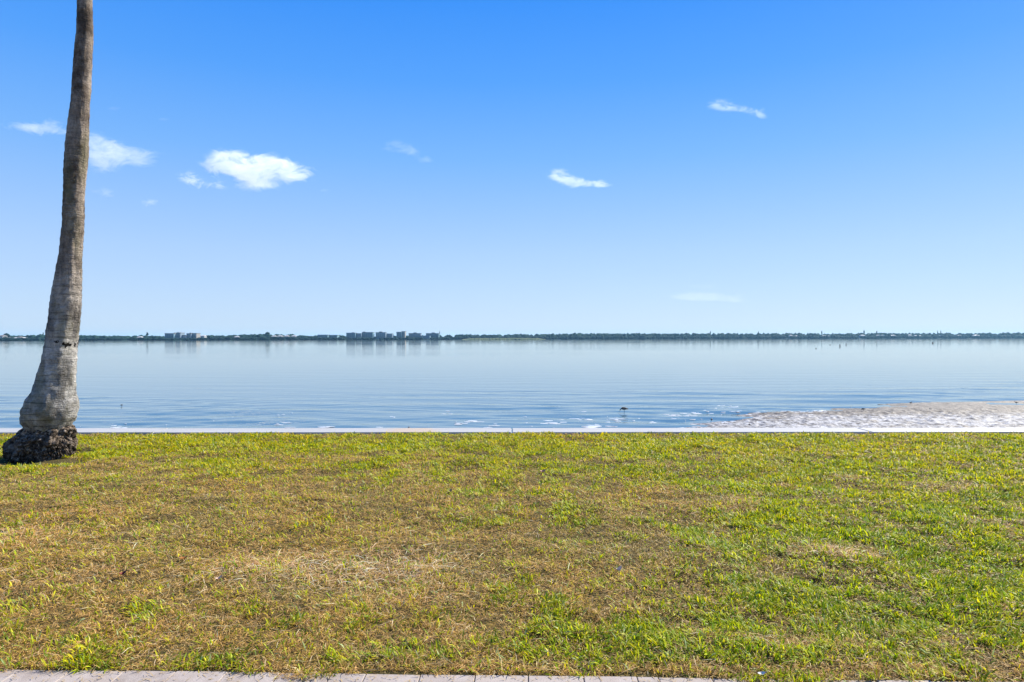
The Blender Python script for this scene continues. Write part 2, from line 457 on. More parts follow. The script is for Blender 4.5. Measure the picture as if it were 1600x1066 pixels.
ruf = np.clip((44 - edge_w) / 16.0, 0, 1); ruf = ruf * ruf * (3 - 2 * ruf)
calm_patch = fbm(WX * 0.5, WY * 1.5, 211, 0.13, 3, 0.6)
amp_w = (0.10 + 0.90 * ruf * np.clip(0.35 + (calm_patch - 0.35) * 3.2, 0.25, 1.25))
amp_w *= np.clip((66 - WY) / 14.0, 0, 1) * np.clip((44 - np.abs(WX - 3)) / 6.0, 0, 1)
hw *= amp_w
ny, nx = WX.shape
idx = np.arange(ny * nx).reshape(ny, nx)
Q = np.stack([idx[:-1, :-1], idx[:-1, 1:], idx[1:, 1:], idx[1:, :-1]], -1).reshape(-1, 4)
water = fast_mesh('water', np.stack([WX, WY, hw + WATER_Z], -1).reshape(-1, 3), Q.ravel(), np.arange(len(Q)) * 4, M_water, smooth=True)
tag(water, kind='structure')

# ------------------------------------------------------------------ paved path
bm = bmesh.new()
step = 0.262
t = -8.0; k = 0
ang = math.atan2(PD.y, PD.x)
def pav(u, v):      # u along the edge, v away from the lawn
    return PA + PD * u + Vector((PD.y, -PD.x, 0)) * v
def paver(u0, u1, v0, v1, z1, tilt):
    g = 0.002
    u0 += g; u1 -= g; v0 += g; v1 -= g
    ch = 0.003
    ring = []
    for (a, b_, z) in ((0, 0, -0.05), (0, 0, z1 - ch), (ch, ch, z1)):
        vs = []
        for (uu, vv, su, sv) in ((u0, v0, 1, 1), (u1, v0, -1, 1), (u1, v1, -1, -1), (u0, v1, 1, -1)):
            p = pav(uu + su * a, vv + sv * b_)
            vs.append(bm.verts.new((p.x, p.y, z + tilt * (uu - u0))))
        ring.append(vs)
    for a, b_ in ((0, 1), (1, 2)):
        for i in range(4):
            j = (i + 1) % 4
            bm.faces.new((ring[a][i], ring[b_][i], ring[b_][j], ring[a][j]))
    bm.faces.new(ring[2])
row_v = 0.0
for row in range(9):
    u = -7.0 + (0.11 if row % 2 else 0.0)
    depth = 0.155 if row == 0 else 0.155
    while u < 11.5:
        L = random.choice([0.232, 0.25, 0.255, 0.155]) if row else random.choice([0.165, 0.25, 0.26, 0.25, 0.26, 0.10])
        paver(u, u + L, row_v, row_v + depth, 0.006 + random.uniform(-0.002, 0.002), random.uniform(-0.006, 0.006))
        u += L
    row_v += depth
bmesh.ops.recalc_face_normals(bm, faces=bm.faces)
path = bm_obj('pavement', bm, M_paver); tag(path, kind='structure')
bed = mesh_obj('pavement_bed', [tuple(pav(-7.3, 0.0) + Vector((0, 0, -0.010))), tuple(pav(-7.3, 30) + Vector((0, 0, -0.010))), tuple(pav(12, 30) + Vector((0, 0, -0.010))), tuple(pav(12, 0.0) + Vector((0, 0, -0.010)))], [(0, 1, 2, 3)], M_joint)
tag(bed, kind='structure')

# ------------------------------------------------------------------ seawall
sw = empty('seawall', (0, 11.9, 0))
tag(sw, 'long low white concrete seawall between the lawn edge and the water', 'seawall')
bm = bmesh.new()
x = -60.0
while x < 60:
    L = 6.0
    yf = CAP_FAR(x + 3)
    vs = box(bm, x, x + L - 0.012, yf - CAP_W - 11.9, yf - 11.9, -0.30, 0.030)
    x += L
bmesh.ops.bevel(bm, geom=[e for e in bm.edges], offset=0.012, segments=2, affect='EDGES')
cap = bm_obj('cap', bm, M_conc, sw)
bm = bmesh.new()
x = -60.0
while x < 60:
    box(bm, x + 0.01, x + 1.49, -0.42, -0.12, -2.6, -0.302)
    x += 1.5
pan = bm_obj('wall_panel', bm, simple_mat('stained_concrete', (0.20, 0.18, 0.15), (0.34, 0.32, 0.29), 2.0, 0.9, 0.3), sw)

# ------------------------------------------------------------------ sandbar
outline_near = None
def bar_height(x, y):
    """tidal bar rising a few centimetres out of the water on the right"""
    lo = np.interp(x, [4.6, 5.4, 7.0, 8.5, 9.7, 60], [20.6, 19.5, 17, 14, 12, 9])       # near limit
    hi = np.interp(x, [4.6, 5.6, 7.2, 8.8, 9.6, 10.6, 12.0, 13.5, 15.0, 17.0, 19.0, 24.0, 34.0],
                      [20.2, 21.0, 22.2, 24.4, 24.8, 25.0, 25.2, 26.3, 27.6, 28.2, 28.0, 26.8, 27.0])
    d = np.minimum(hi - y, (y - lo) + 0.7)
    n = fbm(x, y * 1.8, 21, 0.55, 5, 0.55) - 0.5
    d = d + n * 2.6
    h = 0.07 * np.tanh(d / 1.6)
    h = h + (fbm(x, y * 2.2, 31, 1.7, 4, 0.6) - 0.5) * 0.05 * np.clip(d + 0.5, 0, 1)
    lump = fbm(x, y, 35, 4.5, 3, 0.6) - 0.5
    h = h + np.clip(lump, -0.1, 0.5) * 0.13 * np.clip(d + 0.2, 0, 1) * np.clip((26.5 - y) / 2.0, 0.25, 1)
    # a second sliver of bar further right
    d2 = 1.0 - np.sqrt(((x - 24.0) / 3.9) ** 2 + ((y - 28.4) / 0.9) ** 2)
    h2 = 0.05 * np.tanh((d2 + n * 0.5) * 2)
    return np.maximum(h, h2)
bx = np.concatenate([np.arange(3.6, 19.0, 0.042), np.arange(19.0, 34.0, 0.12)]); by = np.arange(11.95, 30.6, 0.075)
BX, BY = np.meshgrid(bx, by)
BZ = bar_height(BX, BY) + WATER_Z
ny, nx = BX.shape
idx = np.arange(ny * nx).reshape(ny, nx)
Q = np.stack([idx[:-1, :-1], idx[:-1, 1:], idx[1:, 1:], idx[1:, :-1]], -1).reshape(-1, 4)
keep = (BZ.ravel()[Q] > WATER_Z - 0.012).any(1)
Q = Q[keep]
used = np.unique(Q); rem = -np.ones(ny * nx, int); rem[used] = np.arange(len(used))
V = np.stack([BX, BY, BZ], -1).reshape(-1, 3)[used]
bar = fast_mesh('sandbar', V, rem[Q].ravel(), np.arange(len(Q)) * 4, M_mud, smooth=True)
tag(bar, kind='structure')

# ------------------------------------------------------------------ foam flakes
def foam_flakes():
    verts, faces = [], []
    def flake(x, y, r, asp):
        r = r * 0.75
        n = random.randint(8, 12); ph = random.random() * 6.28
        rr = [r * random.uniform(0.55, 1.15) for _ in range(n)]
        b0 = len(verts)
        rot = random.uniform(-0.3, 0.3)
        for lvl, (s, z) in enumerate(((1.0, 0.0), (0.85, 0.012), (0.45, 0.022))):
            for i in range(n):
                a = ph + i * 2 * math.pi / n
                px_, py_ = rr[i] * s * math.cos(a) * asp, rr[i] * s * math.sin(a)
                verts.append((x + px_ * math.cos(rot) - py_ * math.sin(rot), y + px_ * math.sin(rot) + py_ * math.cos(rot), WATER_Z + 0.006 + z * 0.35))
        for l in (0, 1):
            for i in range(n):
                j = (i + 1) % n
                faces.append((b0 + l*n + i, b0 + l*n + j, b0 + (l+1)*n + j, b0 + (l+1)*n + i))
        faces.append(tuple(b0 + 2*n + i for i in range(n)))
    def cluster(px, py, n, spx, spy, rmin, rmax):
        for _ in range(max(1, int(n * 0.6))):
            qx, qy = random.gauss(px, spx), min(max(random.gauss(py, spy), 600), 671.5)
            p = at_z(qx, qy, WATER_Z)
            flake(p.x, p.y, random.uniform(rmin, rmax), random.uniform(1.3, 3.6))
    for (px, py, n, sx, sy, a, b) in [
        (860, 660, 16, 10, 3, .04, .16), (885, 657, 6, 8, 2, .04, .12), (910, 656, 6, 7, 1.5, .04, .13),
        (935, 667, 14, 14, 2.5, .05, .20), (955, 657, 9, 12, 2, .04, .14), (950, 665, 10, 12, 2, .05, .2),
        (990, 666, 7, 9, 1.5, .05, .14), (1015, 661, 5, 8, 1.5, .04, .13), (1035, 657, 5, 12, 3, .03, .10),
        (1062, 651, 16, 12, 2, .03, .12), (1080, 648, 14, 14, 2, .03, .12), (1105, 655, 8, 14, 3, .03, .12), (1098, 641, 9, 12, 2, .03, .10),
        (1140, 637, 12, 14, 2, .03, .10), (1150, 645, 10, 10, 2, .03, .10), (1185, 648, 20, 12, 1.6, .04, .14), (1200, 645, 16, 12, 1.2, .04, .14),
        (915, 649, 6, 14, 3, .02, .07), (1120, 648, 12, 20, 4, .02, .08), (180, 665, 6, 7, 2, .04, .15), (184, 668, 3, 5, 1, .05, .16),
        (135, 653, 4, 12, .7, .02, .07), (440, 663, 5, 7, 2, .03, .10), (448, 669, 4, 5, 1, .04, .12), (505, 668, 5, 5, 1.5, .04, .14),
        (612, 652, 4, 5, .8, .03, .11), (590, 669, 3, 4, .7, .03, .09), (718, 661, 8, 10, 2, .03, .10), (742, 658, 7, 9, 1.5, .03, .10),
        (770, 666, 5, 8, 1.5, .03, .11), (700, 644, 5, 16, 3, .02, .07), (365, 655, 5, 20, 4, .02, .06), (455, 648, 5, 16, 3, .02, .06),
        (800, 664, 12, 120, 5, .015, .05), (1000, 658, 26, 80, 7, .015, .05), (300, 660, 16, 160, 7, .012, .04)]:
        cluster(px, py, n, sx, sy, a, b)
    # broken foam line along the foot of the bar
    for _ in range(150):
        px = random.uniform(1060, 1290)
        ly = np.interp(px, [1060, 1100, 1170, 1215, 1290], [671, 664.5, 659, 646.5, 644])
        p = at_z(px, min(ly + random.gauss(0, 1.3), 671.5), WATER_Z)
        flake(p.x, p.y, random.uniform(.03, .12), random.uniform(1.1, 2.4))
    o = mesh_obj('sea_foam', verts, faces, M_foam, smooth=True)
    tag(o, 'scattered white flecks of foam floating near the seawall', 'foam', kind='stuff')
foam_flakes()

# ------------------------------------------------------------------ palm
PY = 9.2
outline = [(0,122,143),(50,121,144),(75,118,143),(100,116,142),(150,113.5,139.5),(200,107,137),(250,103,135),(300,101,130.5),(350,99,129.5),
           (400,94,126),(450,86,125),(475,82,123.5),(500,79.5,122),(540,73,117.5),(560,69,116),(580,64,114),(600,58.5,112.8),(612,53,113),(625,46.5,114.5),
           (636,42,116),(646,39,116),(655,39,113.5),(663,41,109),(668,44,107),(674,48,102),(690,52,98),(718,52,98)]
ctrl = []
base = at_y(75, 718, PY)
for py, l, r_ in outline:
    a, b = at_y(l, py, PY), at_y(r_, py, PY)
    ctrl.append(((a.z + b.z) / 2, (a.x + b.x) / 2, (b.x - a.x) / 2))
ctrl.sort()
# carry the trunk on above the picture, up to the crown
top = ctrl[-1]
for dz, dx, rr in ((1.0, 0.03, 0.085), (2.2, 0.09, 0.08), (3.4, 0.18, 0.075)):
    ctrl.append((top[0] + dz, top[1] + dx, rr))
cz = np.array([c[0] for c in ctrl]); cx = np.array([c[1] for c in ctrl]); cr = np.array([c[2] for c in ctrl])
zs = np.arange(cz[0], cz[-1], 0.022)
NS = 72
xs = np.interp(zs, cz, cx); rs = np.interp(zs, cz, cr)
k_ = np.ones(5) / 5
xs = np.convolve(np.pad(xs, 2, 'edge'), k_, 'valid'); rs = np.convolve(np.pad(rs, 2, 'edge'), k_, 'valid')
palm = empty('palm_tree', (float(np.interp(0.0, cz, cx)), PY, 0.0))
tag(palm, 'tall leaning grey palm trunk with swollen base at the left of the lawn', 'palm tree')
px0, py0 = palm.location.x, PY
V = []
for i, z in enumerate(zs):
    for j in range(NS):
        a = 2 * math.pi * j / NS
        ca, sa = math.cos(a), math.sin(a)
        r0 = rs[i]
        lump = mnoise.noise(Vector((ca * 1.1 + 3, sa * 1.1, z * 1.6))) * 0.035
        lump += mnoise.noise(Vector((ca * 2.6, sa * 2.6 + 5, z * 5))) * 0.034
        lump += mnoise.noise(Vector((ca * 6, sa * 6, z * 9.0))) * 0.022
        ridge = 0.010 * (((z * 9.5 + mnoise.noise(Vector((ca, sa, z))) * 0.8) % 1.0) - 0.5)
        rr = r0 * (1 + lump * 1.6 + ridge * (1.2 if z < 1.1 else 4.2))
        # the two swollen folds at the bulge
        if z < 1.0:
            rr *= 1 + 0.05 * mnoise.noise(Vector((ca * 2.2, sa * 2.2, z * 11)))
            for zc_, dep in ((0.46, 0.10), (0.58, 0.06), (0.70, 0.03), (0.90, 0.03)):
                q = (z - zc_ - 0.04 * mnoise.noise(Vector((ca * 1.5, sa * 1.5, zc_ * 9)))) / 0.022
                rr *= 1 - dep * math.exp(-q * q) * (0.5 + mnoise.noise(Vector((ca * 2 + 4, sa * 2, zc_))))
        V.append((xs[i] + rr * ca - px0, rr * sa, z))
V = np.array(V)
nz = len(zs)
idx = np.arange(nz * NS).reshape(nz, NS); nxt = np.roll(idx, -1, 1)
Q = np.stack([idx[:-1], nxt[:-1], nxt[1:], idx[1:]], -1).reshape(-1, 4)
trunk = fast_mesh('trunk', V, Q.ravel(), np.arange(len(Q)) * 4, M_bark, parent=palm, smooth=True)

# root mass: lumpy mound bulging to the left, with stubby aerial roots
def blob_surface(parts, res_u=150, res_v=70):
    verts = []
    return verts
ra, rb = at_y(9, 695, PY), at_y(115, 695, PY)
rcx, rhw = (ra.x + rb.x) / 2, (rb.x - ra.x) / 2
V = []; NU, NV = 220, 90
for i in range(NV):
    v = i / (NV - 1)
    z = -0.10 + v * 0.58
    zt = [-0.10, 0.0, 0.02, 0.06, 0.13, 0.21, 0.26, 0.30, 0.34, 0.39, 0.43, 0.48]
    lx = np.interp(z, zt, [20, 17, 15, 13, 9, 8, 11, 17, 25, 33, 40, 50])
    rx_ = np.interp(z, zt, [112, 110, 110, 112, 115, 116, 115, 114, 112, 110, 104, 96])
    la, lb = at_y(lx, 695, PY), at_y(rx_, 695, PY)
    ccx, chw = (la.x + lb.x) / 2, (lb.x - la.x) / 2
    for j in range(NU):
        a = 2 * math.pi * j / NU; ca, sa = math.cos(a), math.sin(a)
        r0 = chw * (0.84 + 0.05 * ca * ca)
        n = mnoise.noise(Vector((ca * 1.8, sa * 1.8, z * 6))) * 0.17
        n += mnoise.noise(Vector((ca * 5, sa * 5, z * 12))) * 0.15 - 0.02
        n += mnoise.noise(Vector((ca * 14, sa * 14, z * 30))) * 0.07
        n += mnoise.noise(Vector((ca * 40, sa * 40, z * 70))) * 0.02
        rr = r0 * (1 + n)
        V.append((ccx + 0.025 + rr * ca - px0, rr * sa * 0.88, z))
V = np.array(V)
idx = np.arange(NV * NU).reshape(NV, NU); nxt = np.roll(idx, -1, 1)
Q = np.stack([idx[:-1], nxt[:-1], nxt[1:], idx[1:]], -1).reshape(-1, 4)
rootm = fast_mesh('root_mass', V, Q.ravel(), np.arange(len(Q)) * 4, M_root, parent=palm, smooth=True)
# short roots
bm = bmesh.new()
for _ in range(900):
    a = random.uniform(math.pi, 2 * math.pi) if random.random() < 0.75 else random.uniform(0, math.pi)
    z = random.uniform(0.0, 0.36)
    pr = np.interp(z, [0.0, 0.18, 0.27, 0.36], [0.93, 1.0, 0.95, 0.74])
    r0 = rhw * pr * (0.79 + 0.10 * math.cos(a) ** 2)
    p = Vector((rcx - px0 + r0 * math.cos(a), r0 * math.sin(a) * 0.88, z))
    if math.cos(a) < -0.2 and z > 0.20: continue
    d = Vector((math.cos(a) * 0.7, math.sin(a) * 0.7, -random.uniform(0.5, 1.4))).normalized()
    L = random.uniform(0.02, 0.07); rr = random.uniform(0.004, 0.010)
    s1 = d.orthogonal().normalized(); s2 = d.cross(s1)
    rings = []
    for tt, q in ((-0.3, 1.0), (0.6, 0.9), (1.0, 0.3)):
        rings.append([bm.verts.new(p + d * L * tt + (s1 * math.cos(k*1.257) + s2 * math.sin(k*1.257)) * rr * q) for k in range(5)])
    for q in (0, 1):
        for k in range(5):
            bm.faces.new((rings[q][k], rings[q][(k+1)%5], rings[q+1][(k+1)%5], rings[q+1][k]))
    bm.faces.new(rings[2])
roots = bm_obj('aerial_roots', bm, M_root, rootm, smooth=True); roots['kind'] = 'stuff'
# crown of fronds above the picture frame
M_frond = simple_mat('palm_frond', (0.05, 0.10, 0.02), (0.09, 0.14, 0.035), 2.0, 0.5)
crown_z = float(cz[-1]); crown_x = float(cx[-1]) - px0
verts, faces = [], []
for f in range(22):
    az = f * 2.399 + 0.2; up = random.uniform(0.15, 1.2); L = random.uniform(2.6, 3.3)
    h = Vector((math.cos(az), math.sin(az), 0)); side = Vector((-math.sin(az), math.cos(az), 0))
    pts = []
    for s in range(21):
        t = s / 20
        pts.append(Vector((crown_x, 0, crown_z)) + h * (L * t * math.cos(up * (1 - t * 0.6))) + Vector((0, 0, L * (math.sin(up) * t - 0.75 * t * t))))
    for s in range(1, 21):
        p = pts[s]; d = (pts[s] - pts[s-1]).normalized(); t = s / 20
        w_ = 0.022 * (1 - t) + 0.006
        b0 = len(verts)
        verts += [pts[s-1] - side * w_, pts[s-1] + side * w_, p + side * w_, p - side * w_]
        faces.append((b0, b0+1, b0+2, b0+3))
        ll = 0.62 * math.sin(math.pi * min(1, t * 0.85 + 0.12)) + 0.08
        for q in range(3):
            pp = pts[s-1].lerp(p, q / 3)
            for sg in (-1, 1):
                e = (side * sg * 0.8 + d * 0.55 + Vector((0, 0, -0.45))).normalized() * ll
                b0 = len(verts)
                verts += [pp - d * 0.018, pp + d * 0.018, pp + e]
                faces.append((b0, b0+1, b0+2))
mesh_obj('crown', verts, faces, M_frond, palm)

# ------------------------------------------------------------------ grass
def blob_sum(x, y, blobs):
    s = np.zeros_like(x)
    for (px, py, rx, ry, wgt) in blobs:
        c = at_z(px, py); e = at_z(px + rx, py); u = at_z(px, py - ry); dn = at_z(px, py + ry)
        sx = abs(e.x - c.x); sy = abs(u.y - dn.y) / 2
        s = s + wgt * np.exp(-(((x - c.x) / sx) ** 2 + ((y - c.y) / sy) ** 2))
    return s
DRY = [(80, 970, 260, 40, 0.25),   # (px, py, rx, ry, weight) on the lawn, + dry, - green
    (250, 790, 330, 60, 0.55), (620, 790, 320, 40, 0.5), (150, 880, 260, 50, 0.45), (480, 870, 260, 45, 0.55), (780, 850, 160, 45, 0.35),
    (540, 885, 170, 22, 0.7), (620, 880, 55, 20, 0.4), (1150, 785, 150, 16, 0.45), (1290, 865, 70, 14, 0.5), (880, 720, 120, 5, 0.5), (1050, 785, 60, 10, 0.4),
    (1320, 940, 60, 14, 0.3), (1240, 1000, 90, 12, 0.45), (950, 960, 140, 25, 0.2), (300, 930, 200, 30, 0.2), (650, 950, 150, 30, 0.25),
    (30, 760, 80, 30, 0.35), (170, 730, 120, 15, 0.3), (1150, 1050, 300, 8, 0.5), (600, 1045, 250, 7, 0.4), (1000, 845, 100, 20, 0.3), (1180, 880, 60, 15, 0.25),
    (820, 692, 1000, 10, -0.75), (1250, 730, 420, 28, -0.45), (1450, 830, 280, 60, -0.5), (1440, 950, 280, 60, -0.55), (1100, 930, 130, 30, -0.3),
    (960, 700, 300, 12, -0.3), (1100, 745, 120, 10, -0.3), (250, 1040, 160, 7, -0.3), (60, 1030, 120, 14, 0.3), (250, 1000, 260, 18, 0.2), (350, 1000, 120, 20, -0.15), (1000, 1000, 150, 30, -0.02), (850, 1045, 700, 12, 0.35), (1150, 1000, 80, 12, 0.2), (700, 1000, 200, 20, 0.12),
    (820, 1020, 80, 12, -0.12), (450, 700, 250, 10, -0.3), (900, 800, 60, 12, -0.15), (800, 905, 60, 25, -0.25), (240, 900, 60, 14, -0.15), (1280, 810, 150, 20, -0.25)]
def dryness(x, y):
    d = 0.53 + blob_sum(x, y, DRY)
    d = d + (fbm(x, y, 45, 2.6, 3, 0.6) - 0.5) * 1.0
    d = d + (fbm(x, y, 41, 0.9, 4, 0.6) - 0.5) * 0.8 + (fbm(x, y, 51, 4.0, 3, 0.6) - 0.5) * 1.3
    return d

def make_grass():
    bands = []
    y0 = 3.0
    ys = np.arange(3.05, 11.55, 0.25)
    X, Y = [], []
    for yb in ys:
        ym = yb + 0.125
        half = 0.76 * ym + 2.2
        dens = 24000 * (3.3 / ym) ** 1.25
        n = int(dens * 2 * half * 0.25)
        X.append(rng.uniform(-half, half, n)); Y.append(rng.uniform(yb, yb + 0.25, n))
    x = np.concatenate(X); y = np.concatenate(Y)
    # sparse skirts outside the frame on both sides
    n = 150000
    sx = rng.uniform(4.5, 22, n) * rng.choice([-1, 1], n); sy = rng.uniform(3.2, 11.4, n)
    m = np.abs(sx) > 0.76 * sy + 2.2
    x = np.concatenate([x, sx[m]]); y = np.concatenate([y, sy[m]])
    edge_n = (vnoise2(x, y * 0 + 3, 71, 2.2) - 0.5) * 0.07 + (vnoise2(x, y * 0 + 9, 72, 9) - 0.5) * 0.055
    ok = (y > PA.y + (x - PA.x) * PD.y / PD.x - 0.012 + edge_n * 1.4) & (y < CAP_FAR(x) - CAP_W - 0.01 + edge_n)
    for c, rx, ry in BARE:
        q = ((x - c.x) / rx) ** 2 + ((y - c.y) / ry) ** 2 + (vnoise2(x, y, 77, 9) - 0.5) * 1.2
        ok &= ~((q < 1.0) & (rng.random(len(x)) < 0.96))
    # under the palm
    ok &= ~(((x - rcx) / (rhw * 0.9)) ** 2 + ((y - PY) / (rhw * 0.75)) ** 2 < 1)
    x, y = x[ok], y[ok]
    clump = fbm(x + 0.05 * fbm(x, y, 63, 14, 2), y + 0.05 * fbm(x, y, 64, 14, 2), 61, 13.0, 3, 0.6)
    clump2 = fbm(x, y, 66, 2.4, 2, 0.5)
    gap = clump * 0.65 + clump2 * 0.35
    thatch = rng.random(len(x)) < 0.36
    keep = thatch | (rng.random(len(x)) < np.clip((gap - 0.36) * 5, 0.16, 1))
    thatch = thatch[keep]
    x, y, clump, gap = x[keep], y[keep], clump[keep], gap[keep]
    d = dryness(x, y)
    N = len(x)
    dist = np.sqrt(x * x + y * y + 2.5)
    isdry = rng.random(N) < np.clip(0.02 + (d - 0.15) * 1.25, 0.02, 0.90)
    isdry = isdry | thatch
    # long straws only in straw patches
    STRAW = [(540, 882, 170, 24, 1.0), (635, 884, 55, 26, 0.7), (410, 897, 110, 18, 0.6), (30, 835, 110, 26, 0.45), (1295, 866, 60, 11, 0.7), (300, 980, 120, 14, 0.25), (640, 930, 90, 14, 0.3), (110, 905, 80, 16, 0.3)]
    sm = np.clip(blob_sum(x, y, STRAW) + (fbm(x, y, 48, 5, 3) - 0.5) * 0.35, 0, 1)
    straw = isdry & (rng.random(N) < 0.012 + sm * 0.20)
    L = np.where(isdry, rng.uniform(0.018, 0.046, N), rng.uniform(0.022, 0.062, N))
    L = L * (0.35 + 1.4 * gap) * (1 + 0.45 * sm)
    L = np.where(thatch, rng.uniform(0.02, 0.05, N), L)
    L = np.where(straw, rng.uniform(0.06, 0.13, N), L)
    lod = np.clip(dist / 4.2, 1, 3.0)
    W = np.where(isdry, rng.uniform(0.0014, 0.0032, N), rng.uniform(0.0038, 0.0082, N)) * lod ** 0.6
    tilt = np.where(isdry, rng.normal(1.0, 0.35, N), np.abs(rng.normal(0.62, 0.30, N)))
    tilt = np.where(thatch, rng.normal(1.3, 0.2, N), tilt)
    tilt = np.where(straw, rng.normal(1.35, 0.15, N), tilt)
    tilt = np.clip(tilt, 0.05, 1.5)
    az = rng.uniform(0, 2 * np.pi, N)
    # a mild lean of live tufts in shared directions
    shared = fbm(x, y, 91, 3.0, 2) * 9.0
    az = np.where(~isdry & (rng.random(N) < 0.5), shared + rng.normal(0, 0.6, N), az)
    curve = rng.uniform(0.1, 0.7, N) * np.where(isdry, 1.3, 1.0)
    tz = ground_h(x, y)
    zb = tz + np.where(straw, rng.uniform(0.012, 0.035, N), np.where(isdry, rng.uniform(-0.003, 0.018, N), rng.uniform(-0.004, 0.010, N)))
    dx, dy = np.cos(az), np.sin(az)
    sxv, syv = -dy, dx
    tw = rng.uniform(-0.6, 0.6, N)
    def pt(t):
        a = tilt + curve * t
        hx = L * t * np.sin(a); hz = L * t * np.cos(a)
        return x + dx * hx, y + dy * hx, np.maximum(zb + hz, tz + 0.001)
    P0 = pt(0.0); P1 = pt(0.55); P2 = pt(1.0)
    V = np.empty((N, 5, 3))
    for k, (P, s, wd) in enumerate(((P0, -1, 0.75), (P0, 1, 0.75), (P1, 1, 1.0), (P1, -1, 1.0), (P2, 0, 0))):
        V[:, k, 0] = P[0] + sxv * W * 0.5 * s * wd
        V[:, k, 1] = P[1] + syv * W * 0.5 * s * wd
        V[:, k, 2] = P[2] + tw * W * 0.5 * s * wd
    # colours: real leaf colours, mixed per blade
    def pick(pal, wts):
        pal = np.array(pal); i = rng.choice(len(pal), N, p=np.array(wts) / sum(wts))
        return pal[i]
    green = pick([(0.36, 0.43, 0.010), (0.50, 0.50, 0.010), (0.17, 0.29, 0.010), (0.58, 0.52, 0.02), (0.36, 0.45, 0.20)], [6, 4.5, 4, 1.0, 1.0])
    dry = pick([(0.72, 0.47, 0.18), (0.56, 0.35, 0.125), (0.84, 0.59, 0.24), (0.64, 0.45, 0.09), (0.28, 0.165, 0.055), (0.82, 0.70, 0.46)], [5, 4.5, 2.5, 5, 2.5, 0.6])
    strawc = pick([(0.82, 0.60, 0.31), (0.62, 0.43, 0.20), (0.86, 0.70, 0.46)], [3, 2, 1.4])
    c = np.where(isdry[:, None], dry, green)
    c = np.where(straw[:, None], strawc, c)
    far_g = np.clip((y - 6.0) / 5.0, 0, 1)[:, None] * (~isdry)[:, None]
    c = c * (1 + far_g * np.array([0.15, 0.0, 0.0]))
    c = c * (1 + (rng.uniform(0.5, 1.4, (N, 1)) - 1) * (1 - 0.5 * np.clip((y - 5) / 6, 0, 1)[:, None]))
    redd = fbm(x, y, 97, 1.2, 3)[:, None]
    c = c * (1 + (redd - 0.5) * np.array([0.25, 0.0, -0.2]))
    c = np.where(thatch[:, None], c * 0.85, c)
    c = np.where(isdry[:, None], c * (1 + sm[:, None] * np.array([0.40, 0.26, 0.42])), c)
    c = np.minimum(c, 0.9)
    C = np.repeat(c[:, None, :], 5, 1)
    C[:, 0:2] *= 0.8          # lower end of each blade is darker
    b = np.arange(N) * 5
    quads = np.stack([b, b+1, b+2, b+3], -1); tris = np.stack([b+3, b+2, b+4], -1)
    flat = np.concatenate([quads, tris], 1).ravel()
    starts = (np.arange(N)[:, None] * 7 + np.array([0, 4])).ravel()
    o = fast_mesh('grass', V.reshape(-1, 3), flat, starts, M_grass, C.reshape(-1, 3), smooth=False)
    tag(o, 'mown lawn grass in green and straw coloured patches', 'grass', kind='stuff')
    print('grass blades', N)
make_grass()
# clippings blown onto the pavers
cv, cf = [], []
for _ in range(900):
    p = pav(random.uniform(-0.5, 6.5), abs(random.gauss(0, 0.10)))
    a = random.random() * 6.28; L = random.uniform(0.008, 0.035); w_ = random.uniform(0.0012, 0.0028)
    d = Vector((math.cos(a), math.sin(a), random.uniform(-0.1, 0.25))); sd_ = Vector((-math.sin(a), math.cos(a), 0)) * w_
    q = Vector((p.x, p.y, 0.011)); b0 = len(cv)
    cv += [q - sd_, q + sd_, q + d * L + sd_ * 0.3, q + d * L - sd_ * 0.3]; cf.append((b0, b0+1, b0+2, b0+3))
o = mesh_obj('grass_clippings', cv, cf, simple_mat('dry_clipping', (0.50, 0.36, 0.16), (0.22, 0.15, 0.07), 30, 0.8))
tag(o, 'dry clippings scattered on the paving beside the lawn', 'clippings', kind='stuff')

# ------------------------------------------------------------------ fallen leaves
def leaf(px, py, L, W, rot, col, curl, label):
    m = simple_mat('dead_leaf', col, tuple(c * 0.6 for c in col), 40, 0.6)
    p = at_z(px, py, 0.03)
    verts, faces = [], []
    n = 9
    for i in range(n):
        t = i / (n - 1)
        ww = W * math.sin(math.pi * (t * 0.94 + 0.03)) ** 0.8
        x = (t - 0.5) * L
        zc = curl * (t - 0.5) ** 2 * 4 * L
        for s, zz in ((-1, 0.35 * ww), (0, 0.0), (1, 0.30 * ww)):
            verts.append((x, s * ww * 0.5, zc + zz))
    nv = len(verts)
    for v in list(verts):
        verts.append((v[0], v[1], v[2] - 0.0012))
    for i in range(n - 1):
        for s in (0, 1):
            a = i * 3 + s
            faces.append((a, a + 3, a + 4, a + 1)); faces.append((nv + a, nv + a + 1, nv + a + 4, nv + a + 3))
    # stalk
    b0 = len(verts); e = L * 0.5
    verts += [(e * 0.9, -0.0015, 0.004), (e * 0.9, 0.0015, 0.004), (e * 1.5, 0.001, 0.012), (e * 1.5, -0.001, 0.012)]
    faces.append((b0, b0+1, b0+2, b0+3))
    o = mesh_obj('fallen_leaf', verts, faces, m, smooth=True)
    o.location = p; o.rotation_euler = (R(12), R(-8), R(rot))
    tag(o, label, 'leaf', 'fallen leaves on the lawn')
leaf(192, 898, 0.05, 0.034, 40, (0.20, 0.035, 0.022), 0.5, 'small dark red curled leaf on the dry grass, lower left')
leaf(287, 873, 0.055, 0.028, 5, (0.46, 0.17, 0.035), 0.2, 'orange dead leaf lying on the dry grass at left')
leaf(966, 892, 0.055, 0.034, 30, (0.62, 0.48, 0.38), 0.6, 'pale tan curled leaf near the middle of the lawn')
leaf(341, 905, 0.05, 0.024, 50, (0.62, 0.42, 0.32), 0.4, 'pale pinkish leaf lying on the grass right of the orange leaf')
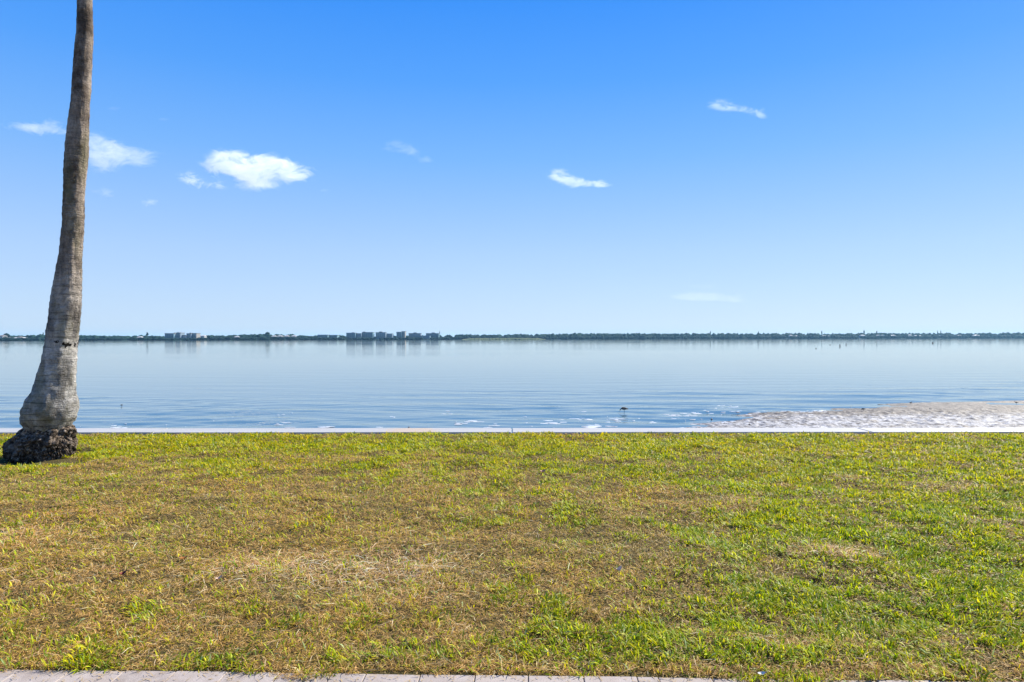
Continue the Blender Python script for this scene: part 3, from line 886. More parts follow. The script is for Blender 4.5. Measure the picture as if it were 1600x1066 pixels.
leaf(848, 738, 0.075, 0.05, 20, (0.50, 0.26, 0.16), 0.4, 'pinkish brown leaf on far lawn near the green strip')
leaf(702, 770, 0.09, 0.04, 70, (0.20, 0.12, 0.07), 0.3, 'dark brown leaf on the dry middle of the lawn')
leaf(1190, 1054, 0.035, 0.022, 0, (0.60, 0.60, 0.62), 0.3, 'whitish scrap of leaf at the paving edge')

# ------------------------------------------------------------------ shore birds
def skin_body(name, pts, edges, material, parent):
    me = bpy.data.meshes.new(name)
    me.from_pydata([p[:3] for p in pts], edges, [])
    o = link(bpy.data.objects.new(name, me), parent)
    md = o.modifiers.new('skin', 'SKIN')
    for v, p in zip(me.skin_vertices[0].data, pts):
        v.radius = (p[3], p[3])
    me.skin_vertices[0].data[0].use_root = True
    sb = o.modifiers.new('sub', 'SUBSURF'); sb.levels = 2; sb.render_levels = 2
    dg = bpy.context.evaluated_depsgraph_get()
    dg.update()
    me2 = bpy.data.meshes.new_from_object(o.evaluated_get(dg))
    o.modifiers.clear(); o.data = me2
    me2.materials.clear(); me2.materials.append(material)
    me2.polygons.foreach_set('use_smooth', [True] * len(me2.polygons))
    return o

def wader(loc, rotz, scale, feeding, label):
    root = empty('shore_bird', loc)
    tag(root, label, 'bird', 'small wading birds on the shallows')
    s = 1.0
    if feeding:
        neck = [(0.085, 0, 0.145, 0.018), (0.112, 0, 0.120, 0.013), (0.128, 0, 0.090, 0.0165)]
        bk = [(0.138, 0, 0.080), (0.160, 0, 0.015)]
    else:
        neck = [(0.085, 0, 0.175, 0.020), (0.100, 0, 0.205, 0.014), (0.112, 0, 0.228, 0.019)]
        bk = [(0.125, 0, 0.226), (0.180, 0, 0.215)]
    pts = [(0.0, 0, 0.150, 0.047), (-0.055, 0, 0.148, 0.034), (-0.105, 0, 0.146, 0.015), (-0.135, 0, 0.144, 0.007), (0.050, 0, 0.156, 0.042)] + neck
    edges = [(0, 1), (1, 2), (2, 3), (0, 4), (4, 5), (5, 6), (6, 7)]
    skin_body('body', pts, edges, M_feath, root)
    # folded wings
    for sg in (-1, 1):
        wv = []
        bm = bmesh.new()
        prof = [(0.055, 0.160, 0.016), (0.0, 0.165, 0.026), (-0.06, 0.155, 0.020), (-0.13, 0.138, 0.004)]
        rings = []
        for (xx, zz, hh) in prof:
            rings.append([bm.verts.new((xx, sg * (0.030 if xx > -0.1 else 0.008) + sg * 0.008 * math.cos(k*math.pi/3), zz - 0.01 + hh * math.sin(k*math.pi/3))) for k in range(6)])
        for a in range(3):
            for k in range(6):
                bm.faces.new((rings[a][k], rings[a][(k+1)%6], rings[a+1][(k+1)%6], rings[a+1][k]))
        bm.faces.new(rings[0]); bm.faces.new(rings[-1])
        bmesh.ops.recalc_face_normals(bm, faces=bm.faces)
        bm_obj('wing', bm, M_feath, root, smooth=True)
    def rod(name, pts, r0, r1, m):
        bm = bmesh.new(); rings = []
        P = [Vector(p) for p in pts]
        for i, p in enumerate(P):
            d = (P[min(i+1, len(P)-1)] - P[max(i-1, 0)]).normalized()
            a = d.orthogonal().normalized(); b = d.cross(a)
            rr = r0 + (r1 - r0) * i / (len(P) - 1)
            rings.append([bm.verts.new(p + (a * math.cos(k*1.0472) + b * math.sin(k*1.0472)) * rr) for k in range(6)])
        for i in range(len(P) - 1):
            for k in range(6):
                bm.faces.new((rings[i][k], rings[i][(k+1)%6], rings[i+1][(k+1)%6], rings[i+1][k]))
        bm.faces.new(rings[0]); bm.faces.new(rings[-1])
        bmesh.ops.recalc_face_normals(bm, faces=bm.faces)
        return bm_obj(name, bm, m, root, smooth=True)
    rod('beak', bk, 0.004, 0.0015, M_beak)
    for sg in (-1, 1):
        rod('leg', [(0.0, sg * 0.018, 0.115), (-0.012, sg * 0.018, 0.062), (0.012 * sg, sg * 0.018, -0.03)], 0.004, 0.0032, M_beak)
    root.rotation_euler = (0, 0, rotz); root.scale = (scale,) * 3
    return root
p = at_z(975, 646, WATER_Z); wader(p, R(180), 1.15, True, 'dark little wading bird feeding in the open shallows, bill down')
p = at_z(1423, 632.5, WATER_Z); wader(p, R(20), 0.55, False, 'small dark bird at the water line beyond the sandbar crest')
p = at_z(1349, 643, WATER_Z + 0.02); wader(p, R(170), 0.62, True, 'dark bird picking at the left tip of the brown sandbar')
p = at_z(1588, 632, WATER_Z); wader(p, R(150), 0.55, False, 'small dark bird at the far right beside the second sand spit')

def stone(px, py, w_, h_, label, name='stone', mat_=None, z=WATER_Z):
    p = at_z(px, py, z)
    bm = bmesh.new()
    bmesh.ops.create_icosphere(bm, subdivisions=3, radius=1.0)
    sd_ = random.random() * 50
    for v in bm.verts:
        n = mnoise.noise(v.co * 1.3 + Vector((sd_, 0, 0))) * 0.5 + mnoise.noise(v.co * 3.5 + Vector((sd_, 0, 0))) * 0.2
        v.co *= (1 + n)
        v.co.x *= w_; v.co.y *= w_ * 0.8; v.co.z = max(v.co.z * h_, -h_ * 0.6)
    o = bm_obj(name, bm, mat_ or M_stone, smooth=True); o.location = p
    tag(o, label, 'stone', 'dark stones in the shallows and on the bar')
stone(190, 633.5, 0.05, 0.03, 'lone dark stone showing above calm water right of the palm')
stone(639, 668.5, 0.03, 0.03, 'tiny dark stone in the water beyond the sandy stain on the seawall')
stone(1112, 655.5, 0.03, 0.03, 'tiny dark stone among the foam flecks left of the sandbar')
stone(1171, 664, 0.035, 0.035, 'dark stone on white speckle low at the left end of the bar', z=WATER_Z + 0.05)
stone(1128, 671, 0.035, 0.03, 'dark stone beside the seawall where the bar begins', z=WATER_Z + 0.03)
stone(1281, 668, 0.03, 0.03, 'dark stone on the white part of the bar close to the seawall', z=WATER_Z + 0.06)
stone(1329, 637, 0.03, 0.03, 'tiny dark stone in the channel left of the bird on the sandbar')
stone(1454, 640, 0.05, 0.04, 'brownish lump on the crest of the sandbar', z=WATER_Z + 0.06)
stone(1465, 630.5, 0.03, 0.03, 'faint dark stone in the water beyond the sandbar crest')

# posts standing far out in the bay
def post(px, py_base, py_top, wd, label):
    b = at_z(px, py_base, WATER_Z); t = at_y(px, py_top, b.y)
    h = t.z - WATER_Z
    bm = bmesh.new(); rings = []
    for k, (z, r_) in enumerate(((-0.5, 1.1), (h * 0.5, 1.0), (h * 0.93, 0.95), (h, 0.6))):
        rings.append([bm.verts.new((wd * r_ * math.cos(a * 0.785) , wd * r_ * math.sin(a * 0.785), z)) for a in range(8)])
    for i in range(3):
        for k in range(8):
            bm.faces.new((rings[i][k], rings[i][(k+1)%8], rings[i+1][(k+1)%8], rings[i+1][k]))
    bm.faces.new(rings[3])
    bmesh.ops.recalc_face_normals(bm, faces=bm.faces)
    o = bm_obj('mooring_post', bm, M_wood); o.location = b
    o.rotation_euler = (0, R(random.uniform(-4, 4)), 0)
    tag(o, label, 'post', 'posts standing out in the bay')
post(1312.5, 541.5, 538.3, 0.14, 'thickest dark post far out in the bay at right')
post(1322, 539.3, 536.7, 0.13, 'faint thin post just right of the thickest post')
post(1457.5, 536.8, 534.5, 0.30, 'solitary short post far out near the right edge')
post(1275, 545, 543.8, 0.12, 'low stub of a post nearest the viewer, left of the others')
post(1297, 539.3, 538.5, 0.2, 'low dark stub left of the thickest post')

# ------------------------------------------------------------------ far shore
def shore_D(px):
    return float(np.interp(px, [-900, 0, 600, 1100, 1600, 2500], [850, 950, 1250, 1650, 1850, 2200]))
def far_pt(px, extra=0.0):
    d = ray(px, 530); D = shore_D(px) + extra
    return Vector((d.x / d.y * D, D, 0))
def px_m(px, extra=0.0):      # metres per photo pixel at that distance
    return (shore_D(px) + extra) / F

# low land under the far wood
verts, faces = [], []
pxs = list(range(-900, 2501, 50))
for px in pxs:
    a = far_pt(px, -36); b = far_pt(px, 1500)
    verts += [(a.x, a.y, WATER_Z - 0.2), (a.x, a.y + 6, WATER_Z + 0.9), (b.x, b.y, WATER_Z + 3.0)]
for i in range(len(pxs) - 1):
    for k in (0, 1):
        a = i * 3 + k
        faces.append((a, a + 3, a + 4, a + 1))
fl = mesh_obj('far_shore', verts, faces, M_far2, smooth=True); tag(fl, kind='structure')

# base shape of a crown: displaced icosphere with lumpy clumps
def crown_templates(n, sub=3):
    out = []
    for k in range(n):
        bm = bmesh.new(); bmesh.ops.create_icosphere(bm, subdivisions=sub, radius=1.0)
        off = Vector((k * 7.3, k * 3.1, 0))
        for v in bm.verts:
            c = v.co.copy()
            d = 1 + mnoise.noise(c * 1.6 + off) * 0.38 + mnoise.noise(c * 4.0 + off) * 0.22 + mnoise.noise(c * 9.0 + off) * 0.12
            v.co = c * d
        V = np.array([v.co[:] for v in bm.verts]); T = np.array([[v.index for v in f.verts] for f in bm.faces])
        bm.free(); out.append((V, T))
    return out
CT = crown_templates(6, 3)
# skyline of the wood, px -> height of the top in photo pixels above the shore line
SKY = [(-900, 8), (0, 7.5), (8, 9.6), (14, 9), (24, 7.6), (40, 8), (60, 9.2), (75, 9.4), (120, 8.4), (200, 6.8), (225, 8.2), (240, 7.2), (260, 6.0), (300, 6.4), (330, 7.6), (352, 7.6),
       (380, 8.6), (405, 9.0), (416, 10.4), (422, 9.2), (437, 9.2), (445, 8.4), (455, 9.0), (462, 7.8), (478, 6.8), (490, 7.2), (500, 7.0), (530, 7.4), (545, 6.0), (600, 5.6), (690, 7.0),
       (720, 8.0), (740, 8.2), (775, 7.6), (800, 8.2), (850, 8.6), (900, 9.4), (925, 9.2), (960, 9.5), (1000, 9.3), (1040, 8.8), (1075, 9.2), (1120, 8.8), (1160, 8.9), (1200, 9.2), (1240, 9.0),
       (1290, 8.6), (1330, 8.7), (1350, 8.9), (1380, 9.2), (1420, 8.6), (1500, 9.0), (1535, 8.5), (1560, 9.6), (1600, 9.6), (2500, 9.5)]
SX = [s[0] for s in SKY]; SY = [s[1] for s in SKY]
def wood(name, label, m, n, lo, hi, extra0, extra1, hs, seed, low=0.0):
    r = random.Random(seed)
    VV, TT = [], []; off = 0
    for _ in range(n):
        px = r.uniform(lo, hi)
        ex = r.uniform(extra0, extra1)
        p = far_pt(px, ex); mp = px_m(px, ex)
        top = np.interp(px, SX, SY) * mp * hs * r.uniform(0.72, 1.02)
        rad = r.uniform(2.6, 5.5) * (0.7 + mp * 0.35)
        hh = top * r.uniform(0.40, 0.55)
        Vt, Tt = CT[r.randrange(6)]
        a = r.random() * 6.28; ca, sa = math.cos(a), math.sin(a)
        V = Vt.copy()
        X = (V[:, 0] * ca - V[:, 1] * sa) * rad; Y = (V[:, 0] * sa + V[:, 1] * ca) * rad
        Zc = V[:, 2] * hh
        V2 = np.stack([X + p.x, Y + p.y, Zc + WATER_Z + top - hh * 1.08], -1)
        V2[:, 2] = np.maximum(V2[:, 2], WATER_Z + 0.2 + low)
        VV.append(V2); TT.append(Tt + off); off += len(V2)
    V = np.concatenate(VV); T = np.concatenate(TT)
    o = fast_mesh(name, V, T.ravel(), np.arange(len(T)) * 3, m, smooth=False)
    tag(o, label, 'woodland', kind='stuff')
wood('far_woodland', 'dark wooded far shore running along the whole horizon', M_far, 2600, -700, 2350, 2, 90, 1.0, 3)
wood('shoreline_scrub', 'low dark mangrove scrub along the waterline of the far shore', M_far2, 1800, -700, 2350, -38, -12, 0.60, 5)

# single taller trees over the skyline
def far_tree(px, top_px, w_px, label, pine=True):
    ex = 30
    p = far_pt(px, ex); mp = px_m(px, ex)
    base_z = WATER_Z + 0.9; H = top_px * mp
    root = empty('pine_tree' if pine else 'broad_tree', (p.x, p.y, base_z))
    tag(root, label, 'tree', 'single trees above the far skyline')
    bm = bmesh.new()
    rings = [[bm.verts.new((r_ * math.cos(a*1.0472), r_ * math.sin(a*1.0472), z)) for a in range(6)] for z, r_ in ((0, 0.35), (H * 0.5, 0.25), (H * 0.95, 0.1))]
    for i in range(2):
        for k in range(6): bm.faces.new((rings[i][k], rings[i][(k+1)%6], rings[i+1][(k+1)%6], rings[i+1][k]))
    bm_obj('trunk', bm, M_wood, root)
    VV, TT = [], []; off = 0
    n = 7
    for k in range(n):
        Vt, Tt = CT[k % 6]
        t = k / (n - 1)
        if pine:
            z = H * (0.68 + 0.30 * t); rr = w_px * mp * 0.5 * (0.75 - 0.45 * t); hz = H * 0.07
            ox, oy = random.uniform(-.4, .4) * rr, random.uniform(-.4, .4) * rr
        else:
            z = H * (0.62 + 0.24 * math.sin(t * 3.14)); rr = w_px * mp * 0.26; hz = H * 0.13
            ox, oy = (t - 0.5) * w_px * mp * 0.6, random.uniform(-1, 1) * rr
        V = Vt * np.array([rr, rr, hz]) + np.array([ox, oy, z]); VV.append(V); TT.append(Tt + off); off += len(V)
    V = np.concatenate(VV); T = np.concatenate(TT)
    fast_mesh('crown', V, T.ravel(), np.arange(len(T)) * 3, M_far2, parent=root)
far_tree(1110, 11.4, 2.6, 'lone thin tree sticking up over the wooded shore at centre right')
far_tree(1185, 11.0, 2.4, 'small pointed treetop above the woods just left of the first white house')
far_tree(1284, 11.4, 2.6, 'pointed treetop above the woods between the long white roofs')
far_tree(1350, 12.6, 2.6, 'tallest thin tree directly above the bright white house')
far_tree(1370, 11.6, 2.4, 'thin tree above the woods between the white house and twin-gabled house')
far_tree(1465, 11.6, 1.8, 'thin paired treetop, left one, above the gabled roof at far right')
far_tree(1470, 11.8, 1.8, 'thin paired treetop, right one, above the gabled roof at far right')
far_tree(67.5, 11.2, 2.2, 'small treetop above the shore just left of the palm trunk')
far_tree(230, 11.0, 5.0, 'narrow tree above the shore left of the glass condominium slab')
far_tree(418, 11.4, 8.0, 'rounded dark tree standing above the left far shore', pine=False)
far_tree(10, 10.4, 7.0, 'rounded dark tree beside the white building at the far left', pine=False)
far_tree(687, 12.6, 1.4, 'thin spike of a tree right of the last condominium block')

GA = 'condominium blocks on the far shore'
# buildings on the far shore -------------------------------------------------
def far_building(name, label, cat, group, px0_, px1_, top, bot, wall, roof='flat', floors=4, depth=14, bays=5, pent=None, ex=-6, roofm=None):
    """top/bot: photo rows of roof and lowest visible floor"""
    pm = (px0_ + px1_) / 2
    if group == GA: top += 0.6
    p = far_pt(pm, ex); D = p.y
    a, b = at_y(px0_, top, D), at_y(px1_, top, D)
    ztop = (a.z + b.z) / 2
    zb = WATER_Z + 0.4
    W_ = (b.x - a.x); H = ztop - zb
    root = empty(name, (p.x, D, zb)); tag(root, label, cat, group)
    bm = bmesh.new()
    box(bm, -W_/2, W_/2, 0, depth, 0, H)
    bm_obj('wall', bm, wall, root)
    if floors >= 3:
        vis0 = at_y(pm, bot, D).z - zb
        fh = H / floors
        for f in range(floors):
            z = f * fh
            if z + fh < vis0: continue
            bm = bmesh.new()
            bw = W_ / bays
            for k in range(bays):
                box(bm, -W_/2 + k*bw + bw*0.14, -W_/2 + (k+1)*bw - bw*0.14, -0.05, 0.6, z + fh*0.16, z + fh*0.82)
            bm_obj('window_row', bm, M_glass, root)
            bm = bmesh.new()
            box(bm, -W_/2 + 0.3, W_/2 - 0.3, -1.5, -0.06, z + fh*0.02, z + fh*0.16)
            bm_obj('balcony', bm, M_white if wall is not M_teal else M_grey, root)
    rf = roofm or M_roof
    bm = bmesh.new()
    if roof == 'flat':
        box(bm, -W_/2 - 0.4, W_/2 + 0.4, -0.5, depth + 0.5, H + 0.003, H + 0.55)
        if pent:
            c0, wp, hp = pent
            box(bm, W_*(c0 - wp/2), W_*(c0 + wp/2), depth*0.2, depth*0.7, H + 0.56, H + 0.56 + hp)
    else:
        e = 0.8; rh = max(1.6, W_ * 0.16)
        pts = [(-W_/2-e, -e, H), (W_/2+e, -e, H), (W_/2+e, depth+e, H), (-W_/2-e, depth+e, H)]
        if roof == 'gable':
            pts += [(0, -e, H + rh), (0, depth+e, H + rh)]
            fs = [(0, 3, 5, 4), (1, 4, 5, 2), (0, 4, 1), (2, 5, 3), (0, 1, 2, 3)]
        else:
            pts += [(-W_*0.25, depth*0.5, H + rh), (W_*0.25, depth*0.5, H + rh)]
            fs = [(0, 1, 5, 4), (1, 2, 5), (2, 3, 4, 5), (3, 0, 4), (0, 3, 2, 1)]
        vs = [bm.verts.new(q) for q in pts]
        for f in fs: bm.faces.new([vs[i] for i in f])
    bm_obj('roof', bm, rf, root)
    if floors < 3:
        for k in range(2):
            bm = bmesh.new(); c = -W_/4 + k * W_/2
            box(bm, c - W_*0.09, c + W_*0.09, -0.05, 0.3, H*0.45, H*0.75)
            bm_obj('window', bm, M_glass, root)
    return root
GA = 'condominium blocks on the far shore'
cb = 'condominium'
fb = far_building
fb('condominium', 'blue glass condominium slab over the trees, leftmost of the far blocks', cb, GA, 257.5, 271.5, 520.8, 526.5, M_teal, floors=5, bays=5)
fb('condominium', 'narrow bright white condominium tower beside the blue glass slab', cb, GA, 271.8, 274.2, 520.0, 526.5, M_white, floors=5, bays=2)
fb('condominium', 'grey condominium with low arched roof right of the narrow white tower', cb, GA, 274.6, 282.0, 519.9, 526, M_grey, floors=5, bays=3, pent=(-0.2, 0.4, 0.5))
fb('condominium', 'white low condominium between grey arched one and stepped one', cb, GA, 284.5, 290.5, 523.4, 526.5, M_white, floors=4, bays=3)
fb('condominium', 'stepped grey condominium with a small rooftop box, left group', cb, GA, 291.5, 298.5, 521.0, 526, M_grey, floors=5, bays=3, pent=(0.1, 0.3, 1.0))
fb('condominium', 'white framed condominium at the right end of the left group', cb, GA, 299.5, 307.0, 520.6, 525.5, M_cream, floors=5, bays=3)
fb('condominium', 'low pale condominium tucked among trees left of the central group', cb, GA, 496.5, 512.0, 523.0, 529.5, M_teal, floors=4, bays=6)
fb('condominium', 'second low condominium behind trees left of the central group', cb, GA, 513.0, 527.0, 523.4, 529, M_teal, floors=4, bays=5)
fb('condominium', 'long grey green condominium, first wide block of the central group', cb, GA, 541.0, 555.0, 520.0, 526.5, M_teal, floors=6, bays=5, pent=(0.2, 0.3, 0.7))
fb('condominium', 'paler condominium wing joined closely to the first wide block', cb, GA, 555.6, 564.5, 520.8, 526.5, M_grey, floors=6, bays=4)
fb('condominium', 'wide grey green condominium with overhanging flat roof, central group', cb, GA, 565.5, 582.5, 519.0, 526.5, M_teal, floors=6, bays=6, pent=(-0.35, 0.2, 0.9))
fb('condominium', 'bluish condominium with a small rooftop room left of stepped block', cb, GA, 587.0, 602.5, 519.2, 527, M_grey, floors=6, bays=5, pent=(-0.05, 0.3, 1.3))
fb('condominium', 'lower stepped condominium between the bluish block and the tower', cb, GA, 603.5, 613.0, 521.2, 527, M_grey, floors=5, bays=4)
fb('condominium', 'tallest condominium tower with curved teal front in central group', cb, GA, 619.5, 627.0, 518.6, 529, M_teal, floors=7, bays=3)
fb('condominium', 'tall cream condominium wing at the right side of the tallest tower', cb, GA, 627.3, 632.8, 517.6, 529, M_cream, floors=7, bays=2)
fb('condominium', 'wide blue grey condominium with central rooftop room, left twin', cb, GA, 638.5, 657.5, 520.6, 527, M_grey, floors=6, bays=7, pent=(0.0, 0.25, 1.3))
fb('condominium', 'low connecting condominium wing between the twin blocks', cb, GA, 650, 671.5, 524.6, 530, M_teal, floors=3, bays=7, ex=-22)
fb('condominium', 'wide teal condominium with central rooftop room, rightmost of the group', cb, GA, 665.5, 685.5, 520.6, 527, M_teal, floors=6, bays=7, pent=(0.05, 0.25, 1.3))
GH = 'houses along the far shore'
def hs_(px0_, px1_, top, bot, label, wall=M_white, roof='hip', rm=M_roofw):
    fb('house', label, 'house', GH, px0_, px1_, top, bot, wall, roof=roof, floors=2, depth=9, roofm=rm, ex=-8)
hs_(-2, 4, 525.2, 528, 'white house with brown roof at the extreme left edge', rm=M_roof)
hs_(9, 16, 528.6, 531, 'blue grey low house beside the rounded tree at far left', M_teal, rm=M_roof)
hs_(20.8, 24.0, 528.6, 530.5, 'tiny bright white house, second from left edge')
hs_(33.5, 36.5, 529.0, 530.5, 'white gabled cottage left of the palm trunk', roof='gable')
hs_(26, 31, 527.6, 529, 'low grey roofed house above the gabled cottage', M_grey, rm=M_roof)
hs_(48, 53, 529.8, 531.5, 'pinkish low house at the waterline left of the palm', M_cream, rm=M_roof)
hs_(214, 220, 527.3, 529, 'white boathouse at the waterline right of the palm')
hs_(313.5, 319, 525.0, 526.5, 'white flat house just right of the left condominium group')
hs_(366, 371, 526.8, 529, 'pale grey house among trees at left shore', M_grey)
hs_(424, 430, 525.8, 527, 'grey roofed house, first in the row under the rounded tree', M_grey)
hs_(433, 440, 525.6, 527, 'grey roofed house, second in the row under the rounded tree', M_cream)
hs_(444, 450, 525.6, 527, 'pale house, third in the row on the left shore', M_cream)
hs_(455, 461, 525.5, 527, 'pale house, last in the row on the left shore', M_grey)
hs_(1234.5, 1238.5, 524.4, 527, 'bright white house front, first white one at right')
hs_(1239.5, 1248, 525.6, 527, 'long low white roof right beside the first white house')
hs_(1286, 1291, 524.9, 526.5, 'small white house left of the long pale roof')
hs_(1292, 1300, 526.0, 527, 'long pale low roof between treetops at right', M_cream)
hs_(1345.2, 1352, 524.4, 527, 'bright white square house under the tallest thin tree')
hs_(1371.5, 1377, 524.3, 526.5, 'white gabled house, left one of the twin gables', roof='gable')
hs_(1378, 1382.5, 524.3, 526.5, 'white gabled house, right one of the twin gables', roof='gable')
hs_(1391.5, 1400, 524.7, 526.5, 'long white house right of the twin gables')
hs_(1420, 1425, 523.8, 525.5, 'small white house high among the trees')
hs_(1430, 1432.5, 524.6, 526, 'tiny white house between two others at right')
hs_(1436.5, 1441.5, 525.1, 526.5, 'small pale house right of the tiny white one', M_cream)
hs_(1465.5, 1473, 525.2, 527, 'broad gabled grey house under the paired treetops', M_grey, 'gable')
hs_(1497, 1505, 524.9, 526.5, 'dull blue house among trees at far right', M_grey)
hs_(1522, 1530, 524.4, 526, 'long white house, brightest at the far right')
hs_(1530.8, 1533.5, 525.5, 527, 'small white annex right of the long white house')

# marsh island with low boats
r = random.Random(9)
VV = []; FF = []
for px in np.arange(722, 852, 0.35):
    for q in range(4):
        ex = r.uniform(-190, -160)
        p = far_pt(px + r.uniform(-.3, .3), ex); mp = px_m(px, ex)
        h = np.interp(px, [722, 735, 800, 840, 852], [0.5, 2.3, 2.6, 2.2, 0.4]) * mp * r.uniform(0.7, 1.1)
        w_ = mp * r.uniform(0.5, 1.1)
        b0 = len(VV); dpt = w_
        n = 7
        for k in range(n):
            a = k * 6.283 / n
            VV.append((p.x + w_ * math.cos(a), p.y + dpt * math.sin(a), WATER_Z))
            VV.append((p.x + w_ * 0.8 * math.cos(a), p.y + dpt * 0.8 * math.sin(a), WATER_Z + h * 0.7))
        VV.append((p.x, p.y, WATER_Z + h))
        for k in range(n):
            j = (k + 1) % n
            FF.append((b0+2*k, b0+2*j, b0+2*j+1, b0+2*k+1)); FF.append((b0+2*k+1, b0+2*j+1, b0+2*n))
o = mesh_obj('marsh_grass', VV, FF, M_marsh); tag(o, 'low pale green marsh grass spit in front of the far woods', 'marsh', kind='stuff')

def skiff(px, wpx, label):
    ex = -215
    p = far_pt(px, ex); mp = px_m(px, ex); L = wpx * mp; B = L * 0.3; H = 1.1
    root = empty('skiff', (p.x, p.y, WATER_Z)); tag(root, label, 'boat', 'small boats off the marsh spit')
    bm = bmesh.new(); rings = []
    for t in (0, .25, .5, .75, 1):
        x = (t - .5) * L; b = B * .5 * (1 - t ** 3 * .92); zt = H * (.8 + .35 * t * t)
        rings.append([bm.verts.new(q) for q in ((x, -b, zt), (x, -b * .6, -.15), (x, b * .6, -.15), (x, b, zt), (x, b * .8, zt * .75), (x, -b * .8, zt * .75))])
    for i in range(4):
        for k in range(6): bm.faces.new((rings[i][k], rings[i][(k+1)%6], rings[i+1][(k+1)%6], rings[i+1][k]))
    bm.faces.new(rings[0]); bm.faces.new(rings[-1])
    bmesh.ops.recalc_face_normals(bm, faces=bm.faces)
    bm_obj('hull', bm, M_beak, root)
    bm = bmesh.new(); box(bm, -L*.12, L*.05, -B*.15, B*.15, H*.7, H*1.5)
    bmesh.ops.bevel(bm, geom=[e for e in bm.edges], offset=0.08, segments=1, affect='EDGES')
    bm_obj('console', bm, M_beak, root)
skiff(805.5, 4, 'dark low boat off the marsh spit, left of the pair')
skiff(811.5, 3.4, 'dark low boat off the marsh spit, right of the pair')

# ------------------------------------------------------------------ clouds (volumes high over the bay)
def cloud(label, blobs, dens, fuzz, wisp, hgt=1000.0, wscale=1.0, seed=0.0):
    cxp = sum(b[0] for b in blobs) / len(blobs); cyp = sum(b[1] for b in blobs) / len(blobs)
    d = ray(cxp, cyp); D = hgt / d.z
    c = Vector((0, 0, CAM_H)) + d * D
    sc_ = D * d.length / F          # metres per photo pixel (approx.)
    loc = []
    for (bx_, by_, rx, ry, s) in blobs:
        q = at_y(bx_, by_, c.y)
        loc.append((q - c, rx * sc_, max(ry * 1.6, rx * 0.5) * sc_, ry * sc_, s))
    bm = bmesh.new()
    for (o_, rx, ryy, rz, s) in loc:
        g = bmesh.ops.create_icosphere(bm, subdivisions=3, radius=1.0)
        for v in g['verts']:
            v.co = Vector((v.co.x * rx * 1.5, v.co.y * ryy * 1.5, v.co.z * rz * 1.5)) + o_
    m = bpy.data.materials.new('cloud_vapour'); m.use_nodes = True
    nt = NT(m.node_tree)
    P = nt.n('ShaderNodeTexCoord').outputs['Object']
    tot = None
    for (o_, rx, ryy, rz, s) in loc:
        v = nt.vmath('MULTIPLY', nt.vmath('SUBTRACT', P, tuple(o_)), (1/rx, 1/ryy, 1/rz))
        l2 = nt.math('MULTIPLY', nt.vmath('DOT_PRODUCT', v, v), -1.35)
        e = nt.math('MULTIPLY', nt.math('EXPONENT', l2), s)
        tot = e if tot is None else nt.math('ADD', tot, e)
    tot = nt.math('MINIMUM', tot, 1.0)
    ns = 1.0 / (wscale * 20 * sc_)
    n1 = nt.noise(nt.mapping(P, (0.8, 1, 1.5), (seed, seed * 2, 0)), ns, 7, 0.66, 0.9)
    f = nt.math('ADD', tot, nt.math('MULTIPLY', nt.math('SUBTRACT', n1, 0.5), wisp))
    f = nt.n('ShaderNodeMapRange', {'interpolation_type': 'SMOOTHSTEP'}, Value=f, From_Min=0.55, From_Max=0.55 + fuzz, To_Min=0.0, To_Max=dens / sc_).outputs[0]
    # fade to nothing at the wall of the bounding mesh
    f = nt.math('MULTIPLY', f, nt.n('ShaderNodeMapRange', None, Value=tot, From_Min=0.12, From_Max=0.3).outputs[0])
    vol = nt.n('ShaderNodeVolumePrincipled', None, Color=(1, 1, 1, 1), Density=f, Anisotropy=0.35)
    out = nt.n('ShaderNodeOutputMaterial'); nt.t.links.new(vol.outputs[0], out.inputs['Volume'])
    o = bm_obj('cloud', bm, m); o.location = c
    md = o.modifiers.new('remesh', 'REMESH'); md.mode = 'VOXEL'; md.voxel_size = max(6 * sc_, 1.0)
    tag(o, label, 'cloud', 'small clouds over the bay')
    return o
cloud('large bright white puffy cloud right of the palm', [
    (345, 250, 26, 17, 0.98), (340, 266, 24, 11, 0.75), (372, 248, 26, 12, 0.8), (405, 252, 30, 12, 0.8), (378, 264, 28, 18, 0.95), (405, 272, 34, 17, 0.95), (432, 256, 28, 16, 0.9), (455, 270, 30, 11, 0.9), (476, 273, 20, 9, 0.85), (410, 288, 44, 10, 0.85)],
    0.055, 0.7, 3.8, wscale=1.1, seed=1)
cloud('small faint wisp beside the lower left edge of the large white cloud', [(297, 278, 24, 13, 0.95), (335, 290, 26, 10, 0.75)], 0.06, 0.7, 2.6, wscale=0.7, seed=2)
cloud('soft white cloud directly right of the palm trunk', [
    (150, 228, 26, 20, 1.0), (172, 236, 34, 19, 1.0), (205, 248, 36, 14, 0.9), (155, 260, 26, 12, 0.7), (235, 245, 24, 9, 0.55), (113, 240, 18, 14, 0.4)],
    0.026, 0.8, 2.9, seed=3)
cloud('thin wispy cloud at the left edge, partly behind the palm', [(38, 198, 34, 9, 0.9), (72, 202, 26, 9, 0.75), (84, 190, 14, 9, 0.7), (95, 207, 14, 6, 0.7)], 0.04, 0.8, 2.6, wscale=0.8, seed=4)
cloud('crisp white comma shaped cloud at the centre of the sky', [(872, 272, 20, 11, 1.1), (893, 281, 26, 10, 1.05), (915, 287, 26, 7, 1.0), (942, 288, 24, 5.5, 0.95)], 0.038, 0.8, 3.2, wscale=0.9, seed=5)
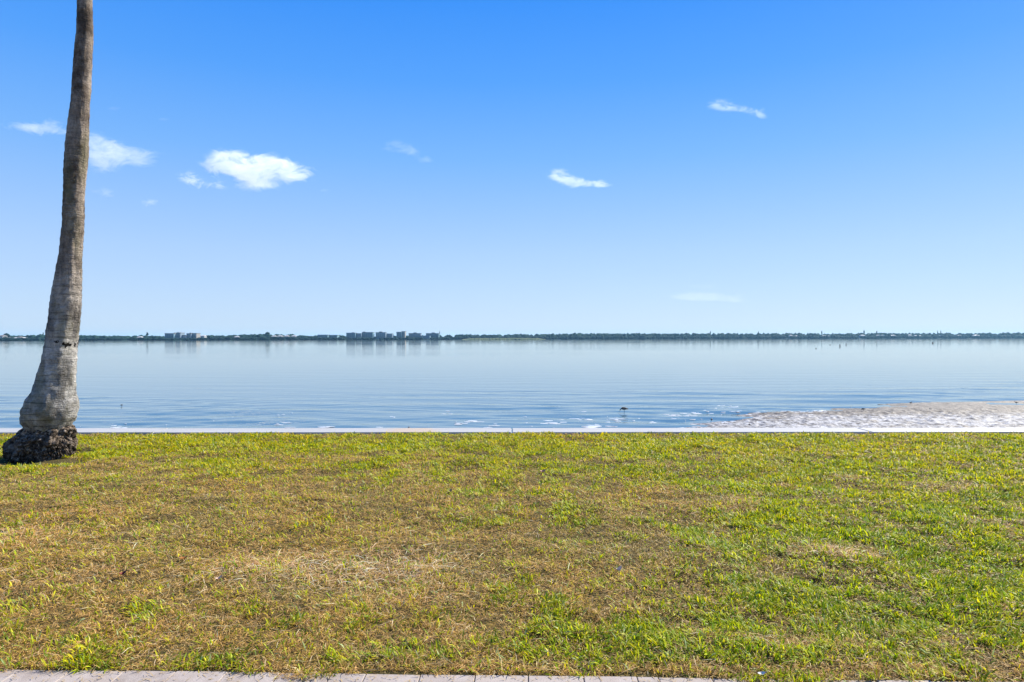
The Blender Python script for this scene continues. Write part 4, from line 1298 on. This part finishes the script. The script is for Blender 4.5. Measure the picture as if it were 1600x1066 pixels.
cloud('high pale streaky cloud on the right of the sky', [(1122, 162, 24, 9, 1.0), (1145, 168, 26, 8, 0.9), (1165, 171, 18, 4, 0.8), (1178, 176, 18, 7, 0.9), (1190, 182, 12, 6, 0.7)], 0.022, 0.9, 3.0, wscale=0.8, seed=6)
cloud('barely visible wisp in two pieces left of the comma shaped cloud', [(620, 228, 36, 12, 0.95), (645, 238, 20, 9, 0.85), (662, 251, 19, 8, 1.0)], 0.016, 0.8, 2.2, wscale=0.8, seed=7)
cloud('faint flat streaks low over the right horizon', [(1095, 447, 46, 8, 0.85), (1110, 463, 70, 11, 0.85), (1075, 464, 56, 7, 0.7), (1150, 470, 40, 6, 0.6)], 0.0045, 0.8, 2.0, wscale=1.2, seed=8)
cloud('tiny white puff below the soft cloud by the palm', [(236, 316, 17, 8, 1.0)], 0.05, 0.8, 2.2, wscale=0.5, seed=9)
cloud('faint veil just under the soft cloud beside the trunk', [(160, 297, 24, 9, 0.8), (172, 306, 14, 8, 0.6)], 0.03, 0.8, 2.2, wscale=0.8, seed=10)
cloud('faintest small wisp above the soft cloud, high beside the trunk', [(178, 170, 20, 6, 0.9)], 0.018, 0.8, 2.0, wscale=0.6, seed=11)
cloud('faint small wisp between the trunk and the large cloud, above both', [(256, 187, 18, 5, 0.9)], 0.022, 0.8, 2.0, wscale=0.6, seed=12)
cloud('faint wisp trailing off the right tip of the large white cloud', [(507, 298, 18, 6, 0.9)], 0.022, 0.8, 2.0, wscale=0.6, seed=13)

# ------------------------------------------------------------------ haze
bm = bmesh.new()
box(bm, -7500, 7500, -400, 7500, -3.6, 42.0)
m = bpy.data.materials.new('haze_air'); m.use_nodes = True
nt = NT(m.node_tree)
v = nt.n('ShaderNodeVolumePrincipled', None, Color=(0.35, 0.72, 1.0, 1), Density=0.00007, Anisotropy=0.2)
out = nt.n('ShaderNodeOutputMaterial'); nt.t.links.new(v.outputs[0], out.inputs['Volume'])
hz = bm_obj('haze', bm, m); tag(hz, kind='stuff')
